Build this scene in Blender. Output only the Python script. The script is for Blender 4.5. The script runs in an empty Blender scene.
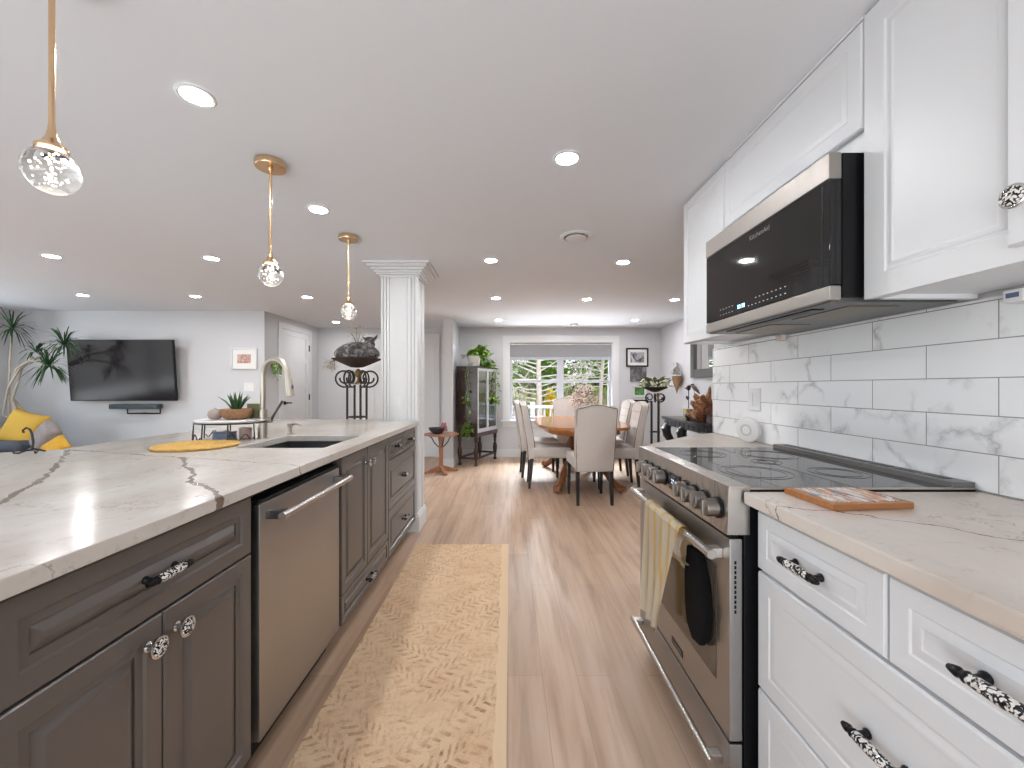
import bpy, bmesh, math, random
from mathutils import Matrix, Vector, noise

R = random.Random(7)
PI = math.pi
SC = bpy.context.scene
COL = SC.collection

# ------------------------------------------------------------------ camera
EYE, FOC, VX, VY = 1.21, 408.0, 508.0, 387.4      # metres / pixels at 1024x768
CEIL = 2.245
cam_d = bpy.data.cameras.new('camera')
cam_d.sensor_width = 36.0
cam_d.lens = FOC / 1024.0 * 36.0
cam_d.shift_x = (512 - VX) / 1024.0
cam_d.shift_y = (VY - 384) / 1024.0
cam_d.clip_start = 0.02
cam = bpy.data.objects.new('camera', cam_d)
cam.location = (0, 0, EYE)
cam.rotation_euler = (PI / 2, 0, 0)
COL.objects.link(cam)
SC.camera = cam

# ------------------------------------------------------------------ view, sky, sun, added window lamps
SC.view_settings.view_transform = 'Standard'
SC.view_settings.look = 'None'
SC.view_settings.gamma = 1
SC.view_settings.use_curve_mapping = False
SC.view_settings.exposure = 0.06
SC.cycles.max_bounces = 10
SC.cycles.diffuse_bounces = 6
SC.cycles.transmission_bounces = 8
SC.cycles.transparent_max_bounces = 12
SC.cycles.sample_clamp_indirect = 4.0
SC.cycles.caustics_reflective = False
SC.cycles.caustics_refractive = False
SC.cycles.use_denoising = True

w = bpy.data.worlds.new('sky')
SC.world = w
w.use_nodes = True
wn = w.node_tree.nodes
wn.clear()
sky = wn.new('ShaderNodeTexSky')
sky.sky_type = 'NISHITA'
sky.sun_elevation = math.radians(48)
sky.sun_rotation = math.radians(160)
sky.sun_disc = False
bg = wn.new('ShaderNodeBackground')
bg.inputs['Strength'].default_value = 0.28
wo = wn.new('ShaderNodeOutputWorld')
w.node_tree.links.new(sky.outputs[0], bg.inputs[0])
w.node_tree.links.new(bg.outputs[0], wo.inputs[0])

sun_d = bpy.data.lights.new('sun', 'SUN')
sun_d.energy = 3.2
sun_d.angle = math.radians(1.5)
sun_d.color = (1.0, 0.94, 0.85)
sun = bpy.data.objects.new('sun', sun_d)
sun.rotation_euler = (math.radians(42), 0, math.radians(12))
COL.objects.link(sun)


def area_lamp(name, loc, rot, sx, sy, watts, col):
    d = bpy.data.lights.new(name, 'AREA')
    d.shape = 'RECTANGLE'
    d.size, d.size_y, d.energy, d.color = sx, sy, watts, col
    o = bpy.data.objects.new(name, d)
    o.location, o.rotation_euler = loc, rot
    COL.objects.link(o)


# area lamps added as sky light at the living window and unseen patio door
area_lamp('daylight_fill_living_window', (-6.83, 2.2, 1.2), (PI / 2, 0, -PI / 2), 4.6, 1.7, 58, (0.86, 0.94, 1.0))
area_lamp('daylight_fill_patio_door', (-1.6, -2.72, 1.1), (PI / 2, 0, 0), 5.6, 2.0, 50, (0.90, 0.96, 1.0))
# added uplights stand in for light off the ground outside those openings
area_lamp('uplight_fill_living_window', (-7.45, 2.2, 0.35), (PI / 2 + 0.65, 0, -PI / 2), 4.6, 1.2, 95, (0.90, 0.96, 1.0))
area_lamp('uplight_fill_patio_door', (-1.6, -3.35, 0.1), (PI / 2 + 0.65, 0, 0), 5.6, 1.2, 205, (0.90, 0.96, 1.0))
# extra lamps hidden outside the dining window, one high and one low
area_lamp('sky_fill_dining_window', (0.92, 9.4, 3.1), (math.radians(60), 0, PI), 3.0, 1.4, 1100, (0.86, 0.94, 1.0))
area_lamp('uplight_fill_dining_window', (0.92, 7.95, 0.05), (math.radians(142), 0, PI), 2.2, 0.9, 170, (0.93, 0.97, 1.0))
DOWNLIGHT = 340.0
PENDANT = 5.0


# ------------------------------------------------------------------ materials
class NT:
    """small helper round a material's node tree"""
    def __init__(s, name, rough=0.5, metal=0.0, **kw):
        s.m = bpy.data.materials.new(name)
        s.m.use_nodes = True
        s.t = s.m.node_tree
        s.p = s.t.nodes['Principled BSDF']
        s.p.inputs['Roughness'].default_value = rough
        s.p.inputs['Metallic'].default_value = metal
        for k, v in kw.items():
            s.p.inputs[k.replace('_', ' ')].default_value = v
        s._co = None

    def n(s, typ, **kw):
        nd = s.t.nodes.new('ShaderNode' + typ)
        for k, v in kw.items():
            setattr(nd, k, v)
        return nd

    def l(s, a, b):
        s.t.links.new(a, b)

    def co(s):
        if s._co is None:
            s._co = s.n('TexCoord').outputs['Object']
        return s._co

    def map(s, scale=(1, 1, 1), rot=(0, 0, 0), loc=(0, 0, 0), src=None):
        m = s.n('Mapping')
        m.inputs['Scale'].default_value = scale
        m.inputs['Rotation'].default_value = rot
        m.inputs['Location'].default_value = loc
        s.l(src or s.co(), m.inputs[0])
        return m.outputs[0]

    def noise(s, scale, detail=3, rough=0.5, dist=0.0, src=None):
        t = s.n('TexNoise')
        t.inputs['Scale'].default_value = scale
        t.inputs['Detail'].default_value = detail
        t.inputs['Roughness'].default_value = rough
        t.inputs['Distortion'].default_value = dist
        s.l(src or s.co(), t.inputs['Vector'])
        return t

    def ramp(s, src, *stops):
        r = s.n('ValToRGB')
        e = r.color_ramp.elements
        while len(e) < len(stops):
            e.new(0.5)
        for k, (p, c) in enumerate(stops):
            e[k].position = p
            e[k].color = (c, c, c, 1) if isinstance(c, (int, float)) else (*c, 1)
        s.l(src, r.inputs[0])
        return r.outputs[0]

    def mix(s, fac, a, b, mode='MIX'):
        m = s.n('MixRGB', blend_type=mode)
        for i, v in enumerate((fac, a, b)):
            if isinstance(v, (int, float)):
                m.inputs[i].default_value = v if i == 0 else (v, v, v, 1)
            elif isinstance(v, tuple):
                m.inputs[i].default_value = (*v, 1)
            else:
                s.l(v, m.inputs[i])
        return m.outputs[0]

    def math(s, op, a, b=0.0, c=None):
        m = s.n('Math', operation=op)
        for i, v in enumerate((a, b) if c is None else (a, b, c)):
            if isinstance(v, (int, float)):
                m.inputs[i].default_value = v
            else:
                s.l(v, m.inputs[i])
        return m.outputs[0]

    def vm(s, op, a, b=None, out=0):
        m = s.n('VectorMath', operation=op)
        for i, v in enumerate((a, b)):
            if v is None:
                continue
            if isinstance(v, (tuple, Vector)):
                m.inputs[i].default_value = tuple(v)
            else:
                s.l(v, m.inputs[i])
        return m.outputs[out]

    def xyz(s, src=None):
        x = s.n('SeparateXYZ')
        s.l(src or s.co(), x.inputs[0])
        return x.outputs

    def color(s, v):
        if isinstance(v, tuple):
            s.p.inputs['Base Color'].default_value = (*v, 1)
        else:
            s.l(v, s.p.inputs['Base Color'])
        return s

    def bump(s, h, strength=0.3, dist=0.01):
        b = s.n('Bump')
        b.inputs['Strength'].default_value = strength
        b.inputs['Distance'].default_value = dist
        s.l(h, b.inputs['Height'])
        s.l(b.outputs[0], s.p.inputs['Normal'])
        return s


MATS = {}


def plain(name, col, rough=0.5, metal=0.0, vary=0.06, scale=8.0, bump=0.0, **kw):
    """a surface of one colour with slight procedural variation"""
    t = NT(name, rough, metal, **kw)
    ns = t.noise(scale, 4)
    c2 = tuple(max(0, c * (1 - vary)) for c in col)
    t.color(t.mix(ns.outputs[0], c2, tuple(min(1, c * (1 + vary)) for c in col)))
    if bump:
        t.bump(t.noise(scale * 8, 3).outputs[0], bump, 0.004)
    MATS[name] = t.m
    return t.m


def line_dist(t, p, pts):
    """distance from p to a polyline"""
    best = None
    for a, b in zip(pts, pts[1:]):
        a, b = Vector(a), Vector(b)
        d = b - a
        pa = t.vm('SUBTRACT', p, a)
        h = t.n('Math', operation='MULTIPLY', use_clamp=True)
        t.l(t.vm('DOT_PRODUCT', pa, d, 1), h.inputs[0])
        h.inputs[1].default_value = 1 / d.length_squared
        sc = t.n('VectorMath', operation='SCALE')
        sc.inputs[0].default_value = d
        t.l(h.outputs[0], sc.inputs['Scale'])
        ln = t.vm('LENGTH', t.vm('SUBTRACT', pa, sc.outputs[0]), None, 1)
        best = ln if best is None else t.math('MINIMUM', best, ln)
    return best


def quartz(name, base, base2, vein, lines, seed):
    t = NT(name, 0.17, Specular_IOR_Level=0.35)
    ns = t.noise(2.2, 5, 0.6, 0.6, t.map((1, 0.45, 1), loc=(seed, 0, 0)))
    c = t.mix(t.ramp(ns.outputs[0], (0.36, 0.0), (0.68, 1.0)), base, base2)
    # hair veins
    wob = t.noise(3.0, 6, 0.65)
    pw = t.vm('ADD', t.co(), t.vm('SCALE', t.vm('SUBTRACT', wob.outputs['Color'], (0.5, 0.5, 0.5))))
    for nd in t.t.nodes:
        if nd.bl_idname == 'ShaderNodeVectorMath' and nd.operation == 'SCALE' and not nd.inputs['Scale'].is_linked:
            nd.inputs['Scale'].default_value = 0.55
    v = t.n('TexVoronoi', feature='DISTANCE_TO_EDGE')
    v.inputs['Scale'].default_value = 4.2
    t.l(pw, v.inputs['Vector'])
    hair = t.ramp(v.outputs['Distance'], (0.0, 1.0), (0.018, 0.0))
    brk = t.ramp(t.noise(4.5, 3, 0.6, 0.0, t.map(loc=(3 + seed, 1, 0))).outputs[0], (0.46, 0.0), (0.62, 1.0))
    c = t.mix(t.math('MULTIPLY', t.math('MULTIPLY', hair, brk), 0.62), c, vein)
    spk = t.ramp(t.noise(26.0, 6, 0.75).outputs[0], (0.56, 0.0), (0.72, 0.45))
    c = t.mix(spk, c, tuple(0.5 * q for q in base2))
    # the slab's own long veins
    wob2 = t.noise(16.0, 4, 0.6)
    off = t.n('VectorMath', operation='SCALE')
    off.inputs['Scale'].default_value = 0.055
    t.l(t.vm('SUBTRACT', wob2.outputs['Color'], (0.5, 0.5, 0.5)), off.inputs[0])
    p2 = t.vm('MULTIPLY', t.vm('ADD', t.co(), off.outputs[0]), (1, 1, 0))
    for pts, wd in lines:
        d = line_dist(t, p2, [(x, y, 0) for x, y in pts])
        thick = t.math('MULTIPLY', t.noise(9, 2).outputs[0], wd * 2)
        mk = t.math('LESS_THAN', d, thick)
        c = t.mix(t.math('MULTIPLY', mk, 0.92), c, vein)
    t.color(c)
    return t.m


def px(x, y):
    """a point of the worktop plane (z = 0.928) from the photograph's measurements"""
    Y = 0.282 * FOC / (y - VY)
    return ((x - VX) * Y / FOC, Y)


M_ISLTOP = quartz('island_quartz', (0.63, 0.59, 0.545), (0.47, 0.41, 0.355), (0.16, 0.11, 0.08), [
    ([px(-40, 515), px(0, 503), px(27, 488), px(50, 473), px(60, 462), px(68, 450)], 0.0065),
    ([px(183, 457), px(186, 468), px(195, 474), px(190, 481), px(218, 493), px(214, 503)], 0.0075),
    ([px(66, 449.5), px(159, 456), px(235, 461), px(285, 464), px(312, 467)], 0.0022)], 0)
M_TOP = quartz('counter_quartz', (0.66, 0.595, 0.54), (0.52, 0.44, 0.375), (0.17, 0.12, 0.09), [
    ([(0.60, 0.985), px(782, 507), px(840, 512), px(940, 526), px(1024, 542), (1.29, 0.6)], 0.0022)], 5)


def floor_mat():
    t = NT('oak_plank_floor', 0.30, Specular_IOR_Level=0.38)
    p = t.map(rot=(0, 0, PI / 2))
    b = t.n('TexBrick', offset=0.37, offset_frequency=2)
    b.inputs['Scale'].default_value = 1.0
    b.inputs['Brick Width'].default_value = 1.25
    b.inputs['Row Height'].default_value = 0.145
    b.inputs['Mortar Size'].default_value = 0.0012
    b.inputs['Color1'].default_value = (0, 0, 0, 1)
    b.inputs['Color2'].default_value = (1, 1, 1, 1)
    b.inputs['Mortar'].default_value = (0.5, 0.5, 0.5, 1)
    t.l(p, b.inputs['Vector'])
    g = t.noise(1.0, 6, 0.62, 0.4, t.map((16, 1.1, 1)))
    g2 = t.noise(1.0, 3, 0.5, 1.2, t.map((5, 0.7, 1), loc=(4, 2, 0)))
    c = t.ramp(g.outputs[0], (0.28, (0.31, 0.192, 0.120)), (0.5, (0.455, 0.305, 0.203)), (0.75, (0.55, 0.39, 0.275)))
    c = t.mix(t.ramp(g2.outputs[0], (0.40, 0.0), (0.75, 0.35)), c, (0.66, 0.52, 0.42))
    tone = t.ramp(b.outputs['Color'], (0.0, (0.88, 0.87, 0.87)), (1.0, (1.06, 1.06, 1.07)))
    c = t.mix(1.0, c, tone, 'MULTIPLY')
    c = t.mix(t.math('MULTIPLY', b.outputs['Fac'], 0.6), c, (0.22, 0.14, 0.09))
    t.color(c)
    t.l(t.ramp(g.outputs[0], (0.3, 0.38), (0.8, 0.29)), t.p.inputs['Roughness'])
    return t.m


def tile_mat():
    """10 x 37 cm marble look tiles in running bond, laid in the y-z plane"""
    t = NT('marble_subway_tile', 0.12)
    x = t.xyz()
    cb = t.n('CombineXYZ')
    t.l(t.math('SUBTRACT', x[1], 1.065 - 0.369 * 4.5), cb.inputs[0])
    t.l(t.math('SUBTRACT', x[2], 0.930), cb.inputs[1])
    b = t.n('TexBrick', offset=0.5, offset_frequency=2)
    b.inputs['Scale'].default_value = 1.0
    b.inputs['Brick Width'].default_value = 0.369
    b.inputs['Row Height'].default_value = 0.102
    b.inputs['Mortar Size'].default_value = 0.0014
    b.inputs['Mortar Smooth'].default_value = 0.0
    b.inputs['Color1'].default_value = (0, 0, 0, 1)
    b.inputs['Color2'].default_value = (1, 1, 1, 1)
    t.l(cb.outputs[0], b.inputs['Vector'])
    sh = t.vm('ADD', t.co(), t.vm('MULTIPLY', b.outputs['Color'], (3.1, 5.3, 2.7)))
    w1 = t.noise(4.0, 6, 0.6, 0.0, sh)
    pw = t.n('VectorMath', operation='MULTIPLY_ADD')
    t.l(w1.outputs['Color'], pw.inputs[0])
    pw.inputs[1].default_value = (0.30, 0.30, 0.30)
    t.l(sh, pw.inputs[2])
    v = t.n('TexVoronoi', feature='DISTANCE_TO_EDGE')
    v.inputs['Scale'].default_value = 3.4
    t.l(t.map((1, 1, 0.8), rot=(0.5, 0, 0), src=pw.outputs[0]), v.inputs['Vector'])
    vein = t.ramp(v.outputs['Distance'], (0.0, 1.0), (0.012, 0.55), (0.06, 0.0))
    msk = t.ramp(t.noise(5.0, 3, 0.5, 0.0, sh).outputs[0], (0.46, 0.0), (0.62, 1.0))
    c = t.mix(t.noise(2.5, 4, 0.5, 0.0, sh).outputs[0], (0.92, 0.92, 0.93), (0.80, 0.81, 0.83))
    c = t.mix(t.math('MULTIPLY', t.math('MULTIPLY', vein, msk), 0.75), c, (0.30, 0.31, 0.33))
    c = t.mix(b.outputs['Fac'], c, (0.30, 0.29, 0.28))
    t.color(c)
    t.bump(t.math('SUBTRACT', 1.0, b.outputs['Fac']), 0.4, 0.002)
    return t.m


def rug_mat():
    """tan runner with brown fern sprigs"""
    t = NT('fern_runner', 0.95)
    wob = t.noise(9.0, 3, 0.6)
    pw = t.n('VectorMath', operation='MULTIPLY_ADD')
    t.l(wob.outputs['Color'], pw.inputs[0])
    pw.inputs[1].default_value = (0.040, 0.040, 0)
    t.l(t.co(), pw.inputs[2])
    x = t.xyz(pw.outputs[0])
    xa = t.math('ABSOLUTE', t.math('ADD', x[0], 0.355))
    # big V arms: rows follow v = y - 0.75|x|, short strokes lean along each row
    row = t.math('ADD', t.math('MULTIPLY', t.math('SUBTRACT', x[1], t.math('MULTIPLY', xa, 0.85)), 6.2), 0.2)
    fr = t.math('FRACT', row)
    side = t.math('ABSOLUTE', t.math('SUBTRACT', fr, 0.5))
    band = t.math('LESS_THAN', side, 0.38)
    spine = t.math('LESS_THAN', side, 0.035)
    strokes = t.math('FRACT', t.math('MULTIPLY', t.math('ADD', t.math('ADD', xa, t.math('MULTIPLY', x[1], 0.35)), t.math('MULTIPLY', side, -0.11)), 26.0))
    sv = t.math('LESS_THAN', t.math('ABSOLUTE', t.math('SUBTRACT', strokes, 0.5)), 0.20)
    pat = t.math('MULTIPLY', t.math('MULTIPLY', sv, band), t.math('SUBTRACT', 1.0, spine))
    worn = t.ramp(t.noise(3.0, 5, 0.65).outputs[0], (0.38, 0.05), (0.60, 1.0))
    fine = t.ramp(t.noise(55.0, 3, 0.6).outputs[0], (0.38, 0.15), (0.6, 1.0))
    far = t.ramp(t.math('MULTIPLY', x[1], 0.33), (0.45, 1.0), (0.75, 0.6))
    f = t.math('MULTIPLY', t.math('MULTIPLY', t.math('MULTIPLY', pat, worn), fine), far)
    base = t.mix(t.noise(2.0, 4).outputs[0], (0.64, 0.44, 0.27), (0.76, 0.555, 0.365))
    red = t.ramp(t.noise(5.0, 5, 0.7).outputs[0], (0.45, 0.0), (0.70, 0.65))
    base = t.mix(red, base, (0.60, 0.37, 0.22))
    spk = t.ramp(t.noise(30.0, 6, 0.8).outputs[0], (0.48, 0.0), (0.68, 0.6))
    base = t.mix(spk, base, (0.42, 0.24, 0.13))
    c = t.mix(t.math('MULTIPLY', f, 0.9), base, (0.27, 0.14, 0.07))
    edge = t.math('GREATER_THAN', xa, 0.328)
    c = t.mix(edge, c, (0.72, 0.53, 0.345))
    t.color(c)
    t.bump(t.noise(220.0, 2).outputs[0], 0.5, 0.004)
    return t.m


def damask(name):
    t = NT(name, 0.15)
    v = t.n('TexVoronoi', feature='SMOOTH_F1')
    v.inputs['Scale'].default_value = 230.0
    pw = t.n('VectorMath', operation='MULTIPLY_ADD')
    t.l(t.noise(90, 3).outputs['Color'], pw.inputs[0])
    pw.inputs[1].default_value = (0.012, 0.012, 0.012)
    t.l(t.co(), pw.inputs[2])
    t.l(pw.outputs[0], v.inputs['Vector'])
    t.color(t.ramp(v.outputs['Distance'], (0.40, (0.72, 0.70, 0.67)), (0.46, (0.01, 0.01, 0.012))))
    return t.m


def brushed(name, col, rough=0.28, axis=(1, 60, 1)):
    t = NT(name, rough, 1.0)
    ns = t.noise(6.0, 4, 0.6, 0, t.map(axis))
    t.color(t.mix(ns.outputs[0], tuple(c * 0.9 for c in col), tuple(min(1, c * 1.08) for c in col)))
    t.l(t.ramp(ns.outputs[0], (0.3, rough * 0.8), (0.7, rough * 1.25)), t.p.inputs['Roughness'])
    return t.m


def wood(name, dark, light, axis=(1, 8, 8), rough=0.35, scale=3.0):
    t = NT(name, rough)
    ns = t.noise(scale, 6, 0.65, 1.2, t.map(axis))
    t.color(t.ramp(ns.outputs[0], (0.3, dark), (0.7, light)))
    return t.m


def emit(name, col, strength):
    t = NT(name)
    t.p.inputs['Base Color'].default_value = (*col, 1)
    t.p.inputs['Emission Color'].default_value = (*col, 1)
    t.p.inputs['Emission Strength'].default_value = strength
    return t.m


def thin_glass(name, tint=(1, 1, 1), refl=1.0):
    """a window pane: clear, with the mirror reflection of glass"""
    t = NT(name)
    tr = t.n('BsdfTransparent')
    tr.inputs[0].default_value = (*tint, 1)
    gl = t.n('BsdfGlossy')
    gl.inputs['Roughness'].default_value = 0.02
    fr = t.n('Fresnel')
    fr.inputs[0].default_value = 1.45
    mx = t.n('MixShader')
    t.l(t.math('MULTIPLY', fr.outputs[0], refl), mx.inputs[0])
    t.l(tr.outputs[0], mx.inputs[1])
    t.l(gl.outputs[0], mx.inputs[2])
    out = [n for n in t.t.nodes if n.bl_idname == 'ShaderNodeOutputMaterial'][0]
    t.l(mx.outputs[0], out.inputs['Surface'])
    return t.m


def picture_mat(name, cols, scale, seed):
    """a soft abstract photograph in a frame"""
    t = NT(name, 0.5)
    ns = t.noise(scale, 5, 0.6, 0.8, t.map(loc=(seed, seed, seed)))
    st = [(0.3 + 0.4 * k / (len(cols) - 1), c) for k, c in enumerate(cols)]
    t.color(t.ramp(ns.outputs[0], *st))
    return t.m


M_FLOOR, M_TILE, M_RUG, M_DAMASK = floor_mat(), tile_mat(), rug_mat(), damask('black_white_damask')
M_WALL = plain('grey_wall_paint', (0.60, 0.605, 0.625), 0.75, vary=0.015, scale=2)
M_CEIL = plain('ceiling_paint', (0.775, 0.80, 0.845), 0.85, vary=0.01, scale=2)
M_TRIM = plain('white_trim_paint', (0.72, 0.725, 0.735), 0.4, vary=0.01)
M_CABW = plain('white_cabinet_paint', (0.71, 0.72, 0.74), 0.40, vary=0.01)
M_CABG = plain('grey_brown_cabinet_paint', (0.115, 0.098, 0.088), 0.33, vary=0.05, scale=3)
M_KICK = wood('toe_kick_oak', (0.20, 0.13, 0.09), (0.30, 0.20, 0.14), (8, 1, 8))
M_STEEL = brushed('brushed_stainless', (0.60, 0.565, 0.53), 0.30)
M_STEELV = brushed('brushed_stainless_door', (0.43, 0.42, 0.415), 0.36, (1, 60, 1))
M_KNOB = brushed('satin_dark_steel', (0.25, 0.225, 0.205), 0.36)
M_STEELM = brushed('microwave_steel', (0.40, 0.37, 0.345), 0.50)
M_BAR = plain('satin_bar_steel', (0.56, 0.53, 0.50), 0.27, 1.0, vary=0.03)
M_CHROME = plain('polished_chrome', (0.75, 0.74, 0.73), 0.08, 1.0, vary=0.02)
M_NICKEL = brushed('brushed_nickel', (0.50, 0.455, 0.395), 0.38, (40, 40, 1))
M_DARKSTEEL = plain('dark_steel', (0.16, 0.155, 0.15), 0.3, 0.9)
M_BLACK = plain('black_enamel', (0.006, 0.006, 0.007), 0.35, Specular_IOR_Level=0.22)
M_BGLASS = plain('black_glass', (0.012, 0.012, 0.013), 0.04, vary=0.0, Specular_IOR_Level=0.4)
M_OGLASS = plain('bronze_oven_glass', (0.075, 0.058, 0.045), 0.08, vary=0.1, Specular_IOR_Level=0.7)
M_COOKTOP = plain('ceramic_cooktop_glass', (0.03, 0.03, 0.032), 0.03, vary=0.05, Specular_IOR_Level=1.0, IOR=1.7)
M_GOLD = brushed('champagne_gold', (0.72, 0.50, 0.30), 0.22, (30, 30, 1))
M_CRYSTAL = NT('bubble_crystal', 0.0, 0.0, Transmission_Weight=1.0, IOR=1.45).color((1, 1, 1)).m
M_BUBBLE = emit('lit_crystal_core', (1.0, 0.90, 0.72), PENDANT)
M_LED = emit('downlight_lens', (0.97, 0.985, 1.0), DOWNLIGHT)
M_IRON = plain('wrought_iron', (0.035, 0.027, 0.023), 0.5, 0.4)
M_PANE = thin_glass('window_glass')
M_CURIO = thin_glass('cabinet_glass', (0.93, 0.97, 0.98), 2.6)
M_FABRIC = plain('beige_linen', (0.60, 0.555, 0.52), 0.9, vary=0.08, scale=60, bump=0.25)
M_FABRICB = plain('pale_linen', (0.60, 0.55, 0.50), 0.9, vary=0.06, scale=60, bump=0.25)
M_NAIL = plain('bronze_nailheads', (0.22, 0.15, 0.09), 0.35, 0.8)
M_BLACKWOOD = plain('black_stained_wood', (0.012, 0.011, 0.012), 0.3)
M_OAKTOP = wood('golden_oak', (0.28, 0.10, 0.03), (0.46, 0.19, 0.06), (1, 6, 6), 0.10)
M_OAKLEG = wood('golden_oak_carved', (0.15, 0.055, 0.02), (0.28, 0.115, 0.042), (6, 6, 1), 0.3)
M_MAHOG = wood('dark_mahogany', (0.024, 0.011, 0.010), (0.058, 0.026, 0.022), (8, 8, 1), 0.22)
M_TEAK = wood('reddish_teak', (0.24, 0.10, 0.05), (0.42, 0.20, 0.11), (8, 8, 1), 0.35)
M_LEAF = plain('leaf_green', (0.16, 0.30, 0.04), 0.45, vary=0.45, scale=20)
M_LEAFD = plain('dark_leaf_green', (0.030, 0.085, 0.030), 0.4, vary=0.35, scale=20)
M_LEAFY = plain('lime_leaf', (0.28, 0.42, 0.07), 0.5, vary=0.4, scale=15)
M_BARK = plain('pale_bark', (0.42, 0.36, 0.31), 0.9, vary=0.35, scale=14, bump=0.6)
M_POTW = plain('white_ceramic', (0.80, 0.79, 0.77), 0.2, vary=0.02)


# ------------------------------------------------------------------ mesh helpers
def frame(o, u):
    """u along the face, v up, n outward (n = u x up)"""
    u = Vector(u).normalized()
    n = u.cross(Vector((0, 0, 1)))
    return Matrix(((u.x, 0, n.x, o[0]), (u.y, 0, n.y, o[1]), (0, 1, 0, o[2]), (0, 0, 0, 1)))


def T(x=0, y=0, z=0):
    return Matrix.Translation((x, y, z))


def RZ(a):
    return Matrix.Rotation(a, 4, 'Z')


def RX(a):
    return Matrix.Rotation(a, 4, 'X')


def RY(a):
    return Matrix.Rotation(a, 4, 'Y')


def S3(x, y, z):
    return Matrix.Diagonal((x, y, z, 1))


def origin_of(p):
    o = Vector((0, 0, 0))
    while p is not None:
        o = o + p.location
        p = p.parent
    return o


class MB:
    def __init__(s, f=None):
        s.bm = bmesh.new()
        s.f = f or Matrix()

    def _v(s, pts, m=None):
        mm = s.f @ m if m is not None else s.f
        return [s.bm.verts.new(mm @ Vector(p)) for p in pts]

    def _face(s, vs):
        try:
            return s.bm.faces.new(vs)
        except ValueError:
            return None

    def box(s, lo, hi, bev=0.0, seg=2, m=None):
        x0, y0, z0 = lo
        x1, y1, z1 = hi
        v = s._v([(x0, y0, z0), (x1, y0, z0), (x1, y1, z0), (x0, y1, z0), (x0, y0, z1), (x1, y0, z1), (x1, y1, z1), (x0, y1, z1)], m)
        fs = [s._face([v[i] for i in q]) for q in ((3, 2, 1, 0), (4, 5, 6, 7), (0, 1, 5, 4), (1, 2, 6, 5), (2, 3, 7, 6), (3, 0, 4, 7))]
        if bev:
            es = list({e for f in fs for e in f.edges})
            bmesh.ops.bevel(s.bm, geom=es, offset=bev, segments=seg, profile=0.6, affect='EDGES')
        return s

    def prism(s, pts, z0, z1, bev=0.0, m=None, seg=2):
        """polygon pts (x, y) extruded from z0 to z1"""
        n = len(pts)
        a = s._v([(x, y, z0) for x, y in pts], m)
        b = s._v([(x, y, z1) for x, y in pts], m)
        fs = [s._face(a[::-1]), s._face(b)]
        for i in range(n):
            fs.append(s._face([a[i], a[(i + 1) % n], b[(i + 1) % n], b[i]]))
        if bev:
            es = list(set(fs[0].edges) | set(fs[1].edges))
            bmesh.ops.bevel(s.bm, geom=es, offset=bev, segments=seg, profile=0.6, affect='EDGES')
        return s

    def loft(s, rings, cap=True, close=True, m=None):
        vs = [s._v(r, m) for r in rings]
        n = len(vs[0])
        for a, b in zip(vs, vs[1:]):
            for i in range(n if close else n - 1):
                s._face([a[i], a[(i + 1) % n], b[(i + 1) % n], b[i]])
        if cap:
            s._face(vs[0][::-1])
            s._face(vs[-1])
        return s

    def lathe(s, prof, seg=24, m=None, sx=1.0, sy=1.0, ring=False):
        rings = []
        for r, z in prof:
            r = max(r, 1e-4)
            rings.append([(r * sx * math.cos(2 * PI * k / seg), r * sy * math.sin(2 * PI * k / seg), z) for k in range(seg)])
        if ring:
            rings.append(rings[0])
        return s.loft(rings, not ring, True, m)

    def ball(s, c, r, seg=20, rings=12, m=None):
        rx, ry, rz = (r, r, r) if isinstance(r, (int, float)) else r
        pr = []
        for i in range(rings + 1):
            a = -PI / 2 + PI * i / rings
            k = max(math.cos(a), 0.01)
            pr.append([(c[0] + rx * k * math.cos(2 * PI * j / seg), c[1] + ry * k * math.sin(2 * PI * j / seg), c[2] + rz * math.sin(a)) for j in range(seg)])
        return s.loft(pr, True, True, m)

    def tube(s, pts, r, seg=8, m=None, closed=False, flat=1.0):
        pts = [Vector(p) for p in pts]
        n = len(pts)
        rs = [r] * n if isinstance(r, (int, float)) else list(r)
        rings, up = [], None
        for i in range(n):
            if closed:
                t = pts[(i + 1) % n] - pts[i - 1]
            else:
                t = pts[min(i + 1, n - 1)] - pts[max(i - 1, 0)]
            if t.length < 1e-9:
                t = Vector((0, 0, 1))
            t.normalize()
            if up is None:
                up = Vector((0, 0, 1)) if abs(t.z) < 0.9 else Vector((1, 0, 0))
            a = up - t * up.dot(t)
            if a.length < 1e-6:
                a = t.orthogonal()
            a.normalize()
            up = a
            b = t.cross(a)
            rings.append([pts[i] + a * (rs[i] * flat * math.cos(2 * PI * k / seg)) + b * (rs[i] * math.sin(2 * PI * k / seg)) for k in range(seg)])
        if closed:
            rings.append(rings[0])
        return s.loft(rings, not closed, True, m)

    def panel(s, u0, u1, v0, v1, loops, back=0.0):
        """concentric rectangles (inset, height): a routed door or drawer front"""
        rings = [[(u0, v0, back), (u1, v0, back), (u1, v1, back), (u0, v1, back)]]
        for i, h in loops:
            rings.append([(u0 + i, v0 + i, h), (u1 - i, v0 + i, h), (u1 - i, v1 - i, h), (u0 + i, v1 - i, h)])
        return s.loft(rings)

    def sheet(s, pts):
        vs = s._v(pts)
        s._face(vs)
        return s

    def grid(s, fn, nu, nv, thick=0.0):
        g = [[s._v([fn(i / nu, j / nv)])[0] for j in range(nv + 1)] for i in range(nu + 1)]
        fs = []
        for i in range(nu):
            for j in range(nv):
                fs.append(s._face([g[i][j], g[i + 1][j], g[i + 1][j + 1], g[i][j + 1]]))
        if thick:
            bmesh.ops.solidify(s.bm, geom=fs, thickness=thick)
        return s

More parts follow.
